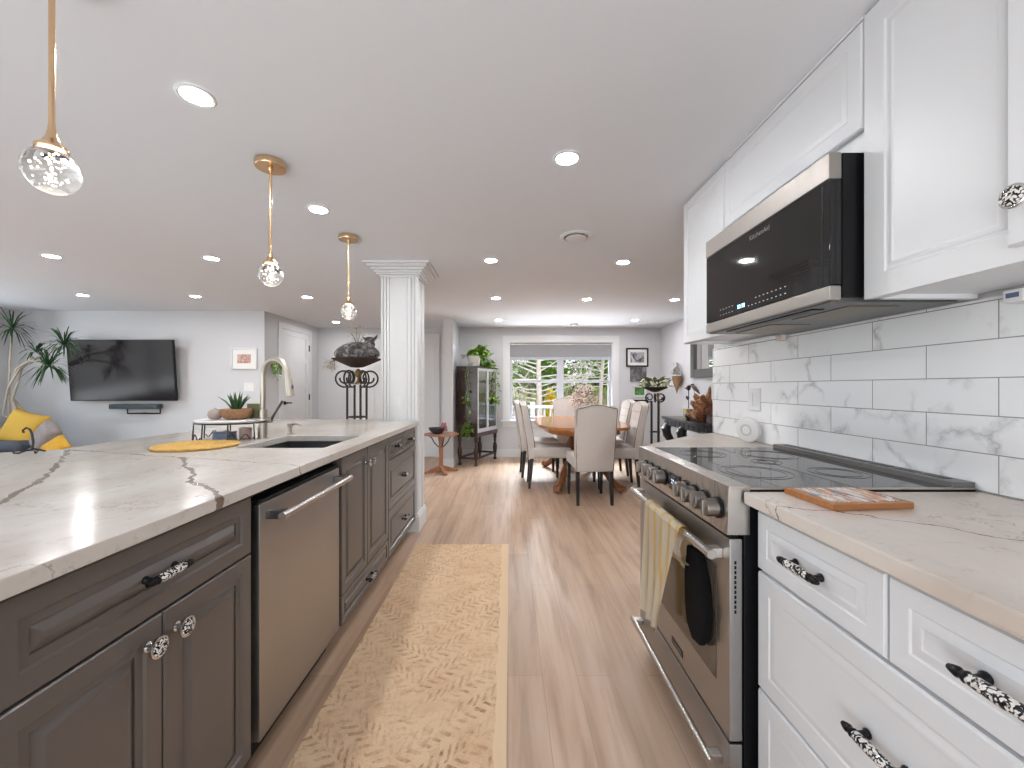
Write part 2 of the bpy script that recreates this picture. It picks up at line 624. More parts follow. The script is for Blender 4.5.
    def leaf(s, p, d, ln, wd, curl=0.25, bend=0.0):
        """one leaf from p along d"""
        d = Vector(d).normalized()
        side = d.cross(Vector((R.uniform(-.3, .3), R.uniform(-.3, .3), 1)))
        if side.length < 1e-4:
            side = Vector((1, 0, 0))
        side.normalize()
        nrm = side.cross(d)
        P = Vector(p)
        a = P + d * ln * 0.45 + side * wd * 0.5 + nrm * curl * wd + Vector((0, 0, bend * 0.4))
        b = P + d * ln * 0.45 - side * wd * 0.5 + nrm * curl * wd + Vector((0, 0, bend * 0.4))
        mid = P + d * ln * 0.5 + Vector((0, 0, bend * 0.4))
        tip = P + d * ln + Vector((0, 0, bend))
        v = s._v([P, a, tip, b, mid])
        s._face([v[0], v[1], v[4]])
        s._face([v[1], v[2], v[4]])
        s._face([v[2], v[3], v[4]])
        s._face([v[3], v[0], v[4]])
        return s

    def build(s, name, mat, parent=None, smooth=40, kind=None, recalc=True, **props):
        if recalc:
            bmesh.ops.recalc_face_normals(s.bm, faces=s.bm.faces[:])
        me = bpy.data.meshes.new(name)
        o0 = origin_of(parent)
        if o0.length > 0:
            bmesh.ops.translate(s.bm, verts=s.bm.verts[:], vec=-o0)
        s.bm.to_mesh(me)
        s.bm.free()
        if smooth:
            me.polygons.foreach_set('use_smooth', [True] * len(me.polygons))
            me.set_sharp_from_angle(angle=math.radians(smooth))
        for mm in (mat if isinstance(mat, (list, tuple)) else [mat]):
            me.materials.append(mm)
        o = bpy.data.objects.new(name, me)
        COL.objects.link(o)
        if smooth and smooth <= 40:
            wm = o.modifiers.new('weighted', 'WEIGHTED_NORMAL')
            wm.keep_sharp = True
        if parent is not None:
            o.parent = parent
        if kind:
            o['kind'] = kind
        for k, v in props.items():
            o[k] = v
        return o


def thing(name, label, cat, loc=(0, 0, 0), group=None, rz=0.0, kind=None):
    o = bpy.data.objects.new(name, None)
    o.empty_display_size = 0.05
    o.location = loc
    o.rotation_euler = (0, 0, rz)
    COL.objects.link(o)
    if kind:
        o['kind'] = kind
    else:
        o['label'], o['category'] = label, cat
    if group:
        o['group'] = group
    return o


def tag(o, label, cat, group=None):
    o['label'], o['category'] = label, cat
    if group:
        o['group'] = group
    return o


def dup(root, loc, rz=None, label=None):
    r = root.copy()
    COL.objects.link(r)
    r.location = loc
    if rz is not None:
        r.rotation_euler = (0, 0, rz)
    if label:
        r['label'] = label
    for ch in list(root.children):
        c = ch.copy()
        COL.objects.link(c)
        c.parent = r
        for g in list(ch.children):
            d = g.copy()
            COL.objects.link(d)
            d.parent = c
    return r


def at(x, y, Y):
    return Vector(((x - VX) * Y / FOC, Y, EYE - (y - VY) * Y / FOC))


# ------------------------------------------------------------------ room shell
FAR, LIV, LEFT, RIGHT, BACK, KW = 7.09, 5.53, -6.75, 2.65, -2.6, 1.289
ENT = -3.30


def wall(name, lo, hi, m=None):
    return MB().box(lo, hi).build(name, m or M_WALL, kind='structure', smooth=0)


wall('floor', (LEFT - .15, BACK - .15, -0.10), (RIGHT + .15, FAR + .15, 0), M_FLOOR)
wall('ceiling', (LEFT - .15, BACK - .15, CEIL), (RIGHT + .15, FAR + .15, CEIL + .12), M_CEIL)


def wall_with_hole(name, f, u0, u1, z1, hu0, hu1, hv0, hv1, t=0.15):
    b = MB(f)
    b.box((u0, 0, -t), (hu0, z1, 0)).box((hu1, 0, -t), (u1, z1, 0))
    b.box((hu0, hv1, -t), (hu1, z1, 0))
    if hv0 > 0:
        b.box((hu0, 0, -t), (hu1, hv0, 0))
    return b.build(name, M_WALL, kind='structure', smooth=0)


F_FAR = frame((0, FAR, 0), (1, 0, 0))
F_LEFT = frame((LEFT, 0, 0), (0, 1, 0))
F_BACK = frame((0, BACK, 0), (-1, 0, 0))
wall_with_hole('wall_far', F_FAR, ENT - .12, RIGHT + .15, CEIL, 0.02, 1.815, 0.64, 1.995)
wall_with_hole('wall_left', F_LEFT, BACK, LIV, CEIL, -0.1, 4.5, 0.35, 2.05)
wall_with_hole('wall_back', F_BACK, -RIGHT - .15, -LEFT + .15, CEIL, -1.2, 4.4, 0.02, 2.08)
wall('wall_living', (LEFT, LIV, 0), (ENT, LIV + .12, CEIL))
wall('wall_entry', (ENT - .12, LIV + .12, 0), (ENT, FAR, CEIL))
wall('wall_pier', (-0.985, 6.15, 0), (-0.835, FAR, CEIL))
wall('wall_kitchen', (KW, BACK, 0), (KW + .13, 2.553, CEIL))
wall('wall_dining_return', (KW + .13, 2.44, 0), (RIGHT, 2.553, CEIL))
wall('wall_dining', (RIGHT, 2.553, 0), (RIGHT + .15, FAR, CEIL))
MB().box((KW - .008, 0.0, 0.9285), (KW, 2.553, 1.449)).build('wall_backsplash', M_TILE, kind='structure', smooth=0)


def base_board(name, f, u0, u1, h=0.135):
    MB(f).box((u0, 0.0, 0.0), (u1, h, 0.014), 0.003).build(name, M_TRIM, kind='structure', smooth=0)


base_board('baseboard_far', F_FAR, -0.835, RIGHT)
base_board('baseboard_dining', frame((RIGHT, 0, 0), (0, -1, 0)), -FAR, -2.56)
base_board('baseboard_living', frame((0, LIV, 0), (1, 0, 0)), LEFT, ENT)
base_board('baseboard_left', F_LEFT, BACK, LIV)
base_board('baseboard_pier', frame((0, 6.15, 0), (1, 0, 0)), -0.985, -0.835)
base_board('baseboard_pier_side', frame((-0.835, 0, 0), (0, 1, 0)), 6.15, FAR)
base_board('baseboard_hall', F_FAR, ENT, -2.63)


def window(name, f, u0, u1, v0, v1, n_lights, casing=0.10, sill=True, rail=True, depth=0.15):
    """casing, jambs, frame and panes; n_lights side by side"""
    w_ = thing(name, None, None, kind='structure')
    b = MB(f)
    b.box((u0 - casing, v0 - (0 if sill else casing), 0), (u0, v1 + casing, .022), .003)
    b.box((u1, v0 - (0 if sill else casing), 0), (u1 + casing, v1 + casing, .022), .003)
    b.box((u0, v1, 0), (u1, v1 + casing, .022), .003)
    if not sill:
        b.box((u0, v0 - casing, 0), (u1, v0, .022), .003)
    b.build('window_casing', M_TRIM, w_)
    b = MB(f)
    for a, c in (((u0, v0, -depth), (u0 + .012, v1, .0)), ((u1 - .012, v0, -depth), (u1, v1, .0)), ((u0, v1 - .012, -depth), (u1, v1, .0)), ((u0, v0, -depth), (u1, v0 + .012, .0))):
        b.box(a, c)
    b.build('window_jamb', M_TRIM, w_, smooth=0)
    if sill:
        MB(f).box((u0 - casing - .03, v0 - .03, -.02), (u1 + casing + .03, v0 + .004, .05), .006).build('window_sill', M_TRIM, w_)
        MB(f).box((u0 - casing, v0 - .115, 0), (u1 + casing, v0 - .03, .018), .003).build('window_apron', M_TRIM, w_)
    wd = (u1 - u0) / n_lights
    for k in range(n_lights):
        a, c = u0 + .012 + k * wd, u0 - .012 + (k + 1) * wd
        fr = .045
        vs = [(v0 + .012, (v0 + v1) / 2 + .02), ((v0 + v1) / 2 - .02, v1 - .012)] if rail else [(v0 + .012, v1 - .012)]
        for q, (p0, p1) in enumerate(vs):
            nn = -.11 + .03 * q
            b = MB(f)
            b.box((a, p0, nn), (a + fr, p1, nn + .03), .003).box((c - fr, p0, nn), (c, p1, nn + .03), .003)
            b.box((a + fr, p0, nn), (c - fr, p0 + fr, nn + .03), .003).box((a + fr, p1 - fr, nn), (c - fr, p1, nn + .03), .003)
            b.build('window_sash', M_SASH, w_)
            MB(f).sheet([(a + fr, p0 + fr, nn + .015), (c - fr, p0 + fr, nn + .015), (c - fr, p1 - fr, nn + .015), (a + fr, p1 - fr, nn + .015)]).build('window_pane', M_PANE, w_, smooth=0, recalc=False)
    if n_lights > 1:
        b = MB(f)
        for k in range(1, n_lights):
            b.box((u0 + k * wd - .045, v0, -.12), (u0 + k * wd + .045, v1, -.045), .003)
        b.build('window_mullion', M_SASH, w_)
    return w_


M_SASH = plain('shaded_vinyl_sash', (0.52, 0.53, 0.57), 0.35, vary=0.01)  # white vinyl greyed, its backlit shade put into the colour
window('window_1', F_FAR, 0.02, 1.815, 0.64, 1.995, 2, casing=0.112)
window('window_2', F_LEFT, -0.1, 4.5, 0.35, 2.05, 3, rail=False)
window('window_3', F_BACK, -1.2, 4.4, 0.02, 2.08, 3, sill=False, rail=False)  # unseen glazing added behind the camera to let light in


def door_set(name, f, u0, u1, vtop, leaf_side, hardware):
    """an interior door: casing, panelled leaf, hinges and handle"""
    d = thing(name, None, None, kind='structure')
    b = MB(f)
    c = .085
    b.box((u0 - c, 0, 0), (u0, vtop + c, .02), .003).box((u1, 0, 0), (u1 + c, vtop + c, .02), .003).box((u0, vtop, 0), (u1, vtop + c, .02), .003)
    b.build('door_casing', M_TRIM, d)
    b = MB(f)
    b.box((u0, 0.01, .001), (u1, vtop, .007))
    n, w2 = 5, u1 - u0
    st = .11
    hh = (vtop - .01 - st * (n + 1) * .72) / n
    v = .01 + st * .72
    b.box((u0 + .003, 0.01, .007), (u0 + st, vtop - .003, .014), .002).box((u1 - st, 0.01, .007), (u1 - .003, vtop - .003, .014), .002)
    for k in range(n + 1):
        z = .01 + k * (hh + st * .72)
        b.box((u0 + st, z, .007), (u1 - st, z + st * .72, .014), .002)
    b.build('door_leaf', M_TRIM, d)
    if hardware:
        for z in (.25, 1.05, 1.85):
            MB(f).box((u1 - .012, z - .05, .012), (u1 + .012, z + .05, .024), .002).build('door_hinge', M_BLACK, d)
        h = MB(f)
        m = T(u0 + .07, .98, .014)
        h.lathe([(.03, 0), (.03, .008), (.012, .012), (.012, .05)], 16, m)
        h.box((u0 + .06, .97, .055), (u0 + .18, .99, .07), .006)
        h.build('door_handle', M_BLACK, d)
    return d


F_ENT = frame((ENT, 0, 0), (0, 1, 0))
door_set('door_1', F_ENT, 5.93, 6.74, 2.07, 1, True)
# front door beyond the column, with its sidelight panel
dr = door_set('door_2', F_FAR, -2.06, -1.275, 2.05, 1, False)
MB(F_FAR).tube([(-1.44, .55, .02), (-1.50, .75, .06), (-1.44, 1.05, .085), (-1.36, 1.25, .06), (-1.32, 1.30, .02)][0:0] or [(-1.50, .62, .014), (-1.475, .80, .05), (-1.455, 1.0, .06), (-1.475, 1.2, .05), (-1.50, 1.36, .014)], .009, 8).build('door_handle', M_NICKEL, dr)
d3 = thing('door_3', None, None, kind='structure')
MB(F_FAR).box((-2.63, 0, 0), (-2.54, 2.14, .02), .003).box((-2.24, 0, 0), (-2.15, 2.14, .02), .003).box((-2.54, 2.05, 0), (-2.24, 2.14, .02), .003).build('door_casing', M_TRIM, d3)
MB(F_FAR).panel(-2.54, -2.24, .01, 2.05, [(0, .006), (.06, .006), (.065, .003), (.08, .003), (.085, .008)]).build('door_leaf', M_TRIM, d3)

# roller shade in the dining window
rs = thing('roller_shade', 'grey fabric roller shade pulled part way down the dining window', 'shade', (0.918, FAR - .0, 1.99))
MB(F_FAR).box((0.034, 1.735, -.038), (1.801, 1.98, -.034)).build('shade_fabric', plain('grey_shade_fabric', (.30, .30, .315), .85, vary=.05, scale=40), rs)
MB(F_FAR).box((0.034, 1.69, -.042), (1.801, 1.74, -.027), .004).build('hem_bar', plain('grey_hem_bar', (.42, .45, .50), .4), rs)
MB(F_FAR).tube([(0.034, 1.962, -.05), (1.801, 1.962, -.05)], .018, 12).build('roller_tube', M_TRIM, rs)

# ------------------------------------------------------------------ column
cx0, cx1, cy0, cy1 = -1.067, -0.758, 3.42, 3.70
cl = thing('column', None, None, kind='structure')
b = MB()
b.box((cx0 + .012, cy0 + .012, 0), (cx1 - .012, cy1 - .012, CEIL))
b.build('column_shaft', M_TRIM, cl, smooth=0)
b = MB()
for (fx, ww) in ((frame((cx0, cy0 + .012, 0), (1, 0, 0)), cx1 - cx0), (frame((cx1 - .012, cy0, 0), (0, 1, 0)), cy1 - cy0),
                 (frame((cx1, cy1 - .012, 0), (-1, 0, 0)), cx1 - cx0), (frame((cx0 + .012, cy1, 0), (0, -1, 0)), cy1 - cy0)):
    b.f = fx
    for a in (0, ww - .075):
        for g0, g1 in ((0, .020), (.026, .046), (.052, .070)):
            b.box((a + g0, .13, -.008), (a + g1, 2.16, .012), .004)
    b.box((.082, .13, -.008), (ww - .088, 2.16, .004), .003)
b.build('column_moulding', M_TRIM, cl)
b = MB()
for z0, z1, e in ((2.135, 2.15, .012), (2.15, 2.165, .03), (2.165, 2.185, .045), (2.185, 2.205, .065), (2.205, 2.225, .09), (2.225, CEIL, .115)):
    b.box((cx0 - e, cy0 - e, z0), (cx1 + e, cy1 + e, z1), .004)
b.build('column_capital', M_TRIM, cl)
b = MB()
b.box((cx0 - .016, cy0 - .016, 0), (cx1 + .016, cy1 + .016, .13), .003).box((cx0 - .008, cy0 - .008, .13), (cx1 + .008, cy1 + .008, .15), .003)
b.build('column_base', M_TRIM, cl)


# ------------------------------------------------------------------ island
FI = frame((-0.790, 0, 0), (0, 1, 0))        # door plane faces +x; u = y
FK = frame((0.684, 0, 0), (0, -1, 0))        # right run faces -x; u = -y

RAISED = [(0, .016), (.003, .019), (.040, .019), (.044, .0135), (.060, .0125), (.061, .0075), (.078, .0180), (.082, .0185)]
RAISED_S = [(0, .016), (.003, .019), (.026, .019), (.029, .0135), (.038, .0125), (.039, .0075), (.050, .0180), (.053, .0185)]
SHALLOW = [(0, .014), (.004, .019), (.046, .019), (.050, .0165), (.056, .0165), (.062, .0190), (.072, .0195), (.078, .0170)]
SHALLOW_S = [(0, .016), (.003, .019), (.030, .019), (.034, .0145), (.040, .0145), (.045, .019), (.051, .021), (.057, .0165)]


def pull(f, u, v, parent, n0=.019, ln=.125, rod=False):
    """ceramic damask bar on two black posts; returns the handle part"""
    fm = f @ T(u, v, n0)
    h = MB(fm)
    m = RY(PI / 2)
    prof = [(.0045, -.5), (.0065, -.46), (.0085, -.40), (.0068, -.36), (.0095, -.31), (.0072, -.28), (.0072, .28), (.0095, .31), (.0068, .36), (.0085, .40), (.0065, .46), (.0045, .5)]
    h.lathe([(r, z * ln) for r, z in prof], 12, T(0, 0, .026) @ m)
    for k in (-.30, .30):
        h.lathe([(.009, 0), (.009, .003), (.0055, .007), (.005, .020), (.007, .026)], 12, T(k * ln, 0, 0))
    o = h.build('handle', M_BLACK, parent, label='black metal pull with patterned ceramic grip')
    g = MB(fm)
    g.lathe([(.0078, -.285 * ln), (.0095, -.24 * ln), (.0105, 0), (.0095, .24 * ln), (.0078, .285 * ln)], 14, T(0, 0, .026) @ m)
    g.build('grip', M_DAMASK, o)
    return o


def knob(f, u, v, parent, n0=.019):
    fm = f @ T(u, v, n0)
    o = MB(fm).lathe([(.011, 0), (.011, .003), (.0075, .006), (.0075, .015), (.015, .019), (.0225, .023), (.0225, .028), (.0185, .030)], 24).build('knob', M_CHROME, parent, label='round chrome knob with patterned face')
    MB(fm).lathe([(.0188, .0285), (.0182, .0312), (.011, .034), (.001, .0347)], 24).build('knob_face', M_DAMASK, o)
    return o


def front(f, name, u0, u1, v0, v1, mat, root, loops, back=0.0):
    return MB(f).panel(u0, u1, v0, v1, loops, back).build(name, mat, root, smooth=30)


G = .002
c1 = thing('base_cabinet', 'grey-brown island cabinet with one wide drawer over two doors, beside the dishwasher', 'cabinet', (-1.08, .91, 0))
MB().box((-1.385, .60, .095), (-.791, 1.228, .893)).build('cabinet_body', M_CABG, c1, smooth=0)
MB().box((-1.385, .60, 0), (-.855, 1.228, .095)).build('toe_kick', M_KICK, c1, smooth=0)
d = front(FI, 'drawer', .602, 1.226, .714, .883, M_CABG, c1, RAISED)
pull(FI, .905, .80, d)
d = front(FI, 'door', .602, .913 - G, .10, .708, M_CABG, c1, RAISED)
knob(FI, .872, .655, d)
d = front(FI, 'door', .913 + G, 1.226, .10, .708, M_CABG, c1, RAISED)
knob(FI, .948, .655, d)

c0 = thing('base_cabinet', 'grey-brown island end cabinet nearest the camera, cut by the photo edge', 'cabinet', (-1.08, .35, 0))
MB().box((-1.385, .10, .095), (-.791, .598, .893)).build('cabinet_body', M_CABG, c0, smooth=0)
MB().box((-1.385, .10, 0), (-.855, .598, .095)).build('toe_kick', M_KICK, c0, smooth=0)
front(FI, 'drawer', .102, .596, .714, .883, M_CABG, c0, RAISED)
front(FI, 'door', .102, .596, .10, .708, M_CABG, c0, RAISED)

c2 = thing('base_cabinet', 'grey-brown sink cabinet with two tall doors over a low drawer', 'cabinet', (-1.08, 2.26, 0))
b = MB()
b.box((-1.385, 1.893, .095), (-.791, 2.627, .64)).box((-.815, 1.893, .64), (-.791, 2.627, .893)).box((-1.385, 1.893, .64), (-1.36, 2.627, .893))
b.build('cabinet_body', M_CABG, c2, smooth=0)
MB().box((-1.385, 1.893, 0), (-.855, 2.627, .095)).build('toe_kick', M_KICK, c2, smooth=0)
d = front(FI, 'door', 1.895, 2.238 - G, .238, .883, M_CABG, c2, RAISED)
knob(FI, 2.205, .80, d)
d = front(FI, 'door', 2.238 + G, 2.625, .238, .883, M_CABG, c2, RAISED)
knob(FI, 2.272, .80, d)
d = front(FI, 'drawer', 1.895, 2.625, .10, .230, M_CABG, c2, RAISED_S)
pull(FI, 2.26, .165, d)

c3 = thing('base_cabinet', 'grey-brown drawer cabinet at the column end of the island', 'cabinet', (-1.08, 3.0, 0))
MB().box((-1.385, 2.629, .095), (-.791, 3.395, .893)).build('cabinet_body', M_CABG, c3, smooth=0)
MB().box((-1.385, 2.629, 0), (-.855, 3.395, .095)).build('toe_kick', M_KICK, c3, smooth=0)
for u0, u1, v0, v1, lp in ((2.633, 3.012, .735, .883, RAISED_S), (3.016, 3.391, .735, .883, RAISED_S), (2.633, 3.391, .412, .729, RAISED), (2.633, 3.391, .10, .406, RAISED)):
    d = front(FI, 'drawer', u0, u1, v0, v1, M_CABG, c3, lp)
    pull(FI, (u0 + u1) / 2, (v0 + v1) / 2, d)

# panel that closes the seating side of the island
ip = MB().box((-1.42, .10, 0), (-1.387, 3.395, .893), .002).build('island_back_panel', M_CABG)
tag(ip, 'grey-brown panel closing the seating side under the island top', 'panel')

dw = thing('dishwasher', 'stainless dishwasher with a bar handle built into the island', 'dishwasher', (-1.08, 1.56, 0))
MB().box((-1.385, 1.240, .095), (-.826, 1.881, .875)).build('tub', M_BLACK, dw, smooth=0)
MB().box((-1.385, 1.240, 0), (-.84, 1.881, .093)).build('toe_kick', M_BLACK, dw, smooth=0)
b = MB(FI)
b.box((1.268, .105, -.032), (1.868, .846, .018), .004)
b.build('door', M_STEELV, dw)
b = MB(FI)
b.box((1.272, .8475, -.03), (1.864, .856, .012), .002)
b.build('control_strip', M_BLACK, dw)
h = MB(FI).tube([(1.285, .803, .078), (1.845, .803, .078)], .0125, 14).build('handle', M_BAR, dw)
for u in (1.315, 1.815):
    MB(FI).box((u - .016, .789, .018), (u + .016, .817, .074), .004).build('bracket', M_DARKSTEEL, h)

# island worktop with the sink cut-out, notched round the column
SX0, SX1, SY0, SY1 = -1.285, -.862, 1.905, 2.385


def worktop_island():
    z0, z1 = .895, .928
    b = MB()
    xs = [-2.06, SX0, SX1, -.7445]
    o = [(-.7445, .08), (-.7445, SY0), (SX1, SY0), (SX0, SY0), (-2.055, SY0), (-2.03, 1.86), (-2.75, 1.47), (-2.75, .08)]
    b.prism(o, z0, z1)
    b.prism([(SX1, SY0), (-.7445, SY0), (-.7445, SY1), (SX1, SY1)], z0, z1)
    b.prism([(-2.055, SY0), (SX0, SY0), (SX0, SY1), (-2.055, SY1)], z0, z1)
    b.prism([(-2.055, SY1), (SX0, SY1), (SX1, SY1), (-.7445, SY1), (-.7445, 3.402), (cx0 - .012, 3.402), (cx0 - .012, 3.62), (-2.055, 3.62)], z0, z1)
    bmesh.ops.remove_doubles(b.bm, verts=b.bm.verts[:], dist=1e-5)
    # drop the inner faces between the four slabs
    seen = {}
    for fc in list(b.bm.faces):
        c = fc.calc_center_median()
        key = (round(c.x, 4), round(c.y, 4), round(c.z, 4))
        seen.setdefault(key, []).append(fc)
    dead = [fc for k, v in seen.items() if len(v) > 1 for fc in v]
    bmesh.ops.delete(b.bm, geom=dead, context='FACES')
    es = [e for e in b.bm.edges if len(e.link_faces) == 2 and abs(e.verts[0].co.z - e.verts[1].co.z) < 1e-6 and e.calc_face_angle(0) > 1.2]
    bmesh.ops.bevel(b.bm, geom=es, offset=.004, segments=2, profile=.6, affect='EDGES')
    return b


iw = worktop_island().build('island_worktop', M_ISLTOP, smooth=0)
tag(iw, 'cream quartz island worktop with jagged brown veins', 'worktop')

sk = thing('kitchen_sink', 'dark undermount sink set in the island worktop', 'sink', ((SX0 + SX1) / 2, (SY0 + SY1) / 2, .69))
b = MB()
t_ = .006
b.box((SX0 - t_, SY0 - t_, .68), (SX1 + t_, SY1 + t_, .688))
b.box((SX0 - t_, SY0 - t_, .688), (SX0, SY1 + t_, .894)).box((SX1, SY0 - t_, .688), (SX1 + t_, SY1 + t_, .894))
b.box((SX0, SY0 - t_, .688), (SX1, SY0, .894)).box((SX0, SY1, .688), (SX1, SY1 + t_, .894))
b.build('basin', plain('graphite_sink', (.035, .035, .038), .35), sk, smooth=0)
MB().lathe([(.045, .688), (.045, .691), (.03, .691), (.028, .689)], 24, T(-1.06, 2.145, 0)).build('drain', M_STEEL, sk)

fa = thing('kitchen_faucet', 'brushed nickel gooseneck faucet standing behind the island sink', 'faucet', (-1.345, 2.25, .928))
fx, fy = -1.358, 2.26
MB().lathe([(.030, .928), (.030, .934), (.0245, .936), (.0245, 1.085), (.021, 1.088)], 24, T(fx, fy, 0)).build('base', M_NICKEL, fa)
ux, uy = .95, -.31
pts = [(fx, fy, 1.085), (fx, fy, 1.27)]
rr = .088
for k in range(1, 13):
    a = PI - PI * k / 12 * 0.94
    pts.append((fx + ux * (rr + rr * math.cos(a)), fy + uy * (rr + rr * math.cos(a)), 1.27 + rr * math.sin(a) * 1.05))
lx, ly, lz = pts[-1]
pts.append((lx + .006 * ux, ly + .006 * uy, lz - .035))
MB().tube(pts, .0155, 16).build('neck', M_NICKEL, fa)
hd = MB().tube([(lx + .006 * ux, ly + .006 * uy, lz - .03), (lx + .012 * ux, ly + .012 * uy, lz - .07), (lx + .02 * ux, ly + .02 * uy, lz - .125)], [.0165, .0185, .0200], 16).build('spray_head', M_NICKEL, fa)
MB().ball((lx + .034 * ux, ly + .034 * uy, lz - .075), (.006, .006, .013), 10, 8).build('button', M_DARKSTEEL, hd)
MB().tube([(fx + .015, fy, 1.03), (fx + .05, fy, 1.03)], .017, 14).build('lever_hub', M_NICKEL, fa)
MB().tube([(fx + .045, fy, 1.03), (fx + .075, fy - .005, 1.075), (fx + .115, fy - .01, 1.135)], [.007, .006, .007], 10).build('lever', M_DARKSTEEL, fa, label='dark lever handle')
sd = thing('soap_dispenser', 'small brushed nickel soap dispenser between faucet and column', 'soap dispenser', (-1.335, 2.50, .928))
MB().lathe([(.024, .928), (.024, .933), (.012, .936), (.011, .965), (.016, .975), (.017, .985), (.006, .990)], 18, T(-1.335, 2.50, 0)).build('pump', M_NICKEL, sd)
MB().tube([(-1.335, 2.50, .983), (-1.29, 2.49, .988), (-1.262, 2.484, .980)], [.006, .0055, .005], 10).build('spout', M_NICKEL, sd)


def text_mesh(name, body, size, f, mat, parent, depth=.0008):
    """lettering turned into a mesh; f maps the text's x, y to the face"""
    cu = bpy.data.curves.new(name, 'FONT')
    cu.body, cu.size, cu.extrude = body, size, depth
    cu.align_x, cu.align_y = 'CENTER', 'CENTER'
    tmp = bpy.data.objects.new('tmp_text', cu)
    COL.objects.link(tmp)
    bpy.context.view_layer.update()
    me = bpy.data.meshes.new_from_object(tmp.evaluated_get(bpy.context.evaluated_depsgraph_get()))
    bpy.data.objects.remove(tmp)
    me.name = name
    o0 = origin_of(parent)
    me.transform(Matrix.Translation(-o0) @ f)
    me.materials.clear()
    me.materials.append(mat)
    o = bpy.data.objects.new(name, me)
    COL.objects.link(o)
    o.parent = parent
    return o


# ------------------------------------------------------------------ right run
KX = .686
c = thing('base_cabinet', 'white base cabinet with two small drawers side by side over wide drawers', 'cabinet', (.97, .72, 0))
MB().box((KX, .34, .10), (KW - .01, 1.092, .895)).build('cabinet_body', M_CABW, c, smooth=0)
MB().box((KX + .07, .34, 0), (KW - .01, 1.092, .10)).build('toe_kick', M_CABW, c, smooth=0)
for u0, u1, v0, v1, lp in ((-1.088, -.720, .730, .882, SHALLOW), (-.714, -.345, .730, .882, SHALLOW), (-1.088, -.345, .418, .722, SHALLOW), (-1.088, -.345, .105, .410, SHALLOW)):
    d = front(FK, 'drawer', u0, u1, v0, v1, M_CABW, c, [(i * (.8 if v1 > .8 else 1), h) for i, h in lp])
    pull(FK, (u0 + u1) / 2, (v0 + v1) / 2, d)
c = thing('base_cabinet', 'white corner base cabinet with a slanted end beyond the range', 'cabinet', (.97, 2.2, 0))
MB().prism([(KX, 1.886), (KX, 1.95), (1.13, 2.41), (KW - .01, 2.47), (KW - .01, 1.886)], .10, .895).build('cabinet_body', M_CABW, c, smooth=0)
MB().prism([(KX + .07, 1.886), (KX + .07, 1.93), (1.13, 2.34), (KW - .01, 2.40), (KW - .01, 1.886)], 0, .10).build('toe_kick', M_CABW, c, smooth=0)
MB(FK).box((-1.955, .105, -.018), (-1.888, .882, 0), .002).build('filler_strip', M_CABW, c)
q = Vector((1.13 - KX, 2.41 - 1.95)).normalized()
MB(frame((1.13 + .008, 2.41 - .002, 0), (-q.x, -q.y, 0))).panel(.03, .60, .105, .882, [(i, h - .006) for i, h in SHALLOW]).build('end_panel', M_CABW, c, smooth=30)

o = MB().prism([(.639, .20), (KW - .009, .20), (KW - .009, 1.104), (.639, 1.104)], .895, .928, .004).build('worktop', M_TOP, smooth=0)
tag(o, 'cream quartz worktop on the white drawers, under the framed tile trivet', 'worktop')
o = MB().prism([(.639, 1.884), (KW - .009, 1.884), (KW - .009, 2.535), (1.12, 2.45), (.639, 1.965)], .895, .928, .004).build('worktop', M_TOP, smooth=0)
tag(o, 'cream quartz worktop with a slanted end beyond the range', 'worktop')

# ---- range
rg = thing('range_cooker', 'stainless slide-in electric range with black glass cooktop', 'range', (.95, 1.49, 0))
RY0, RY1 = 1.112, 1.876
FR = frame((.606, 0, 0), (0, -1, 0))
MB().box((.645, RY0 + .003, .03), (KW - .01, RY1 - .003, .932), .002).build('body', M_BLACK, rg)
for x in (.70, 1.22):
    for y in (RY0 + .06, RY1 - .06):
        MB().lathe([(.02, 0), (.02, .03)], 12, T(x, y, 0)).build('levelling_foot', M_BLACK, rg)
MB().prism([(.598, .807), (.66, .807), (.66, .940), (.602, .940)], RY0, RY1, .002, Matrix(((1, 0, 0, 0), (0, 0, 1, 0), (0, 1, 0, 0), (0, 0, 0, 1)))).build('control_panel', M_STEEL, rg)
MB().box((.602, RY0 - .001, .9325), (.66, RY1 + .001, .9405), .002).box((.66, RY0 - .001, .931), (KW - .012, RY0 + .008, .9355), .001).box((.66, RY1 - .008, .931), (KW - .012, RY1 + .001, .9355), .001).build('cooktop_trim', M_STEEL, rg)
ck = MB().box((.66, RY0 + .008, .930), (1.215, RY1 - .008, .936), .0015).build('cooktop', M_COOKTOP, rg)
b = MB()
for x, y, r in ((.80, 1.32, .105), (.80, 1.68, .09), (1.06, 1.31, .08), (1.06, 1.66, .105), (.95, 1.50, .05)):
    for q in (0, 1):
        b.tube([(x + (r - .02 * q) * math.cos(k * PI / 24), y + (r - .02 * q) * math.sin(k * PI / 24), .9362) for k in range(48)], .0007, 4, closed=True)
b.build('burner_ring', plain('grey_burner_print', (.036, .036, .038), .06), ck)
vt = MB()
vt.box((1.215, RY0 + .004, .931), (KW - .010, RY1 - .004, .951), .003)
vt = vt.build('rear_vent', plain('grey_vent_trim', (.20, .195, .19), .35, .6), rg)
b = MB()
for k in range(8):
    y = RY0 + .045 + k * .086
    b.box((1.235, y, .9505), (1.262, y + .07, .9522), .0005)
b.build('vent_slots', M_BLACK, vt)
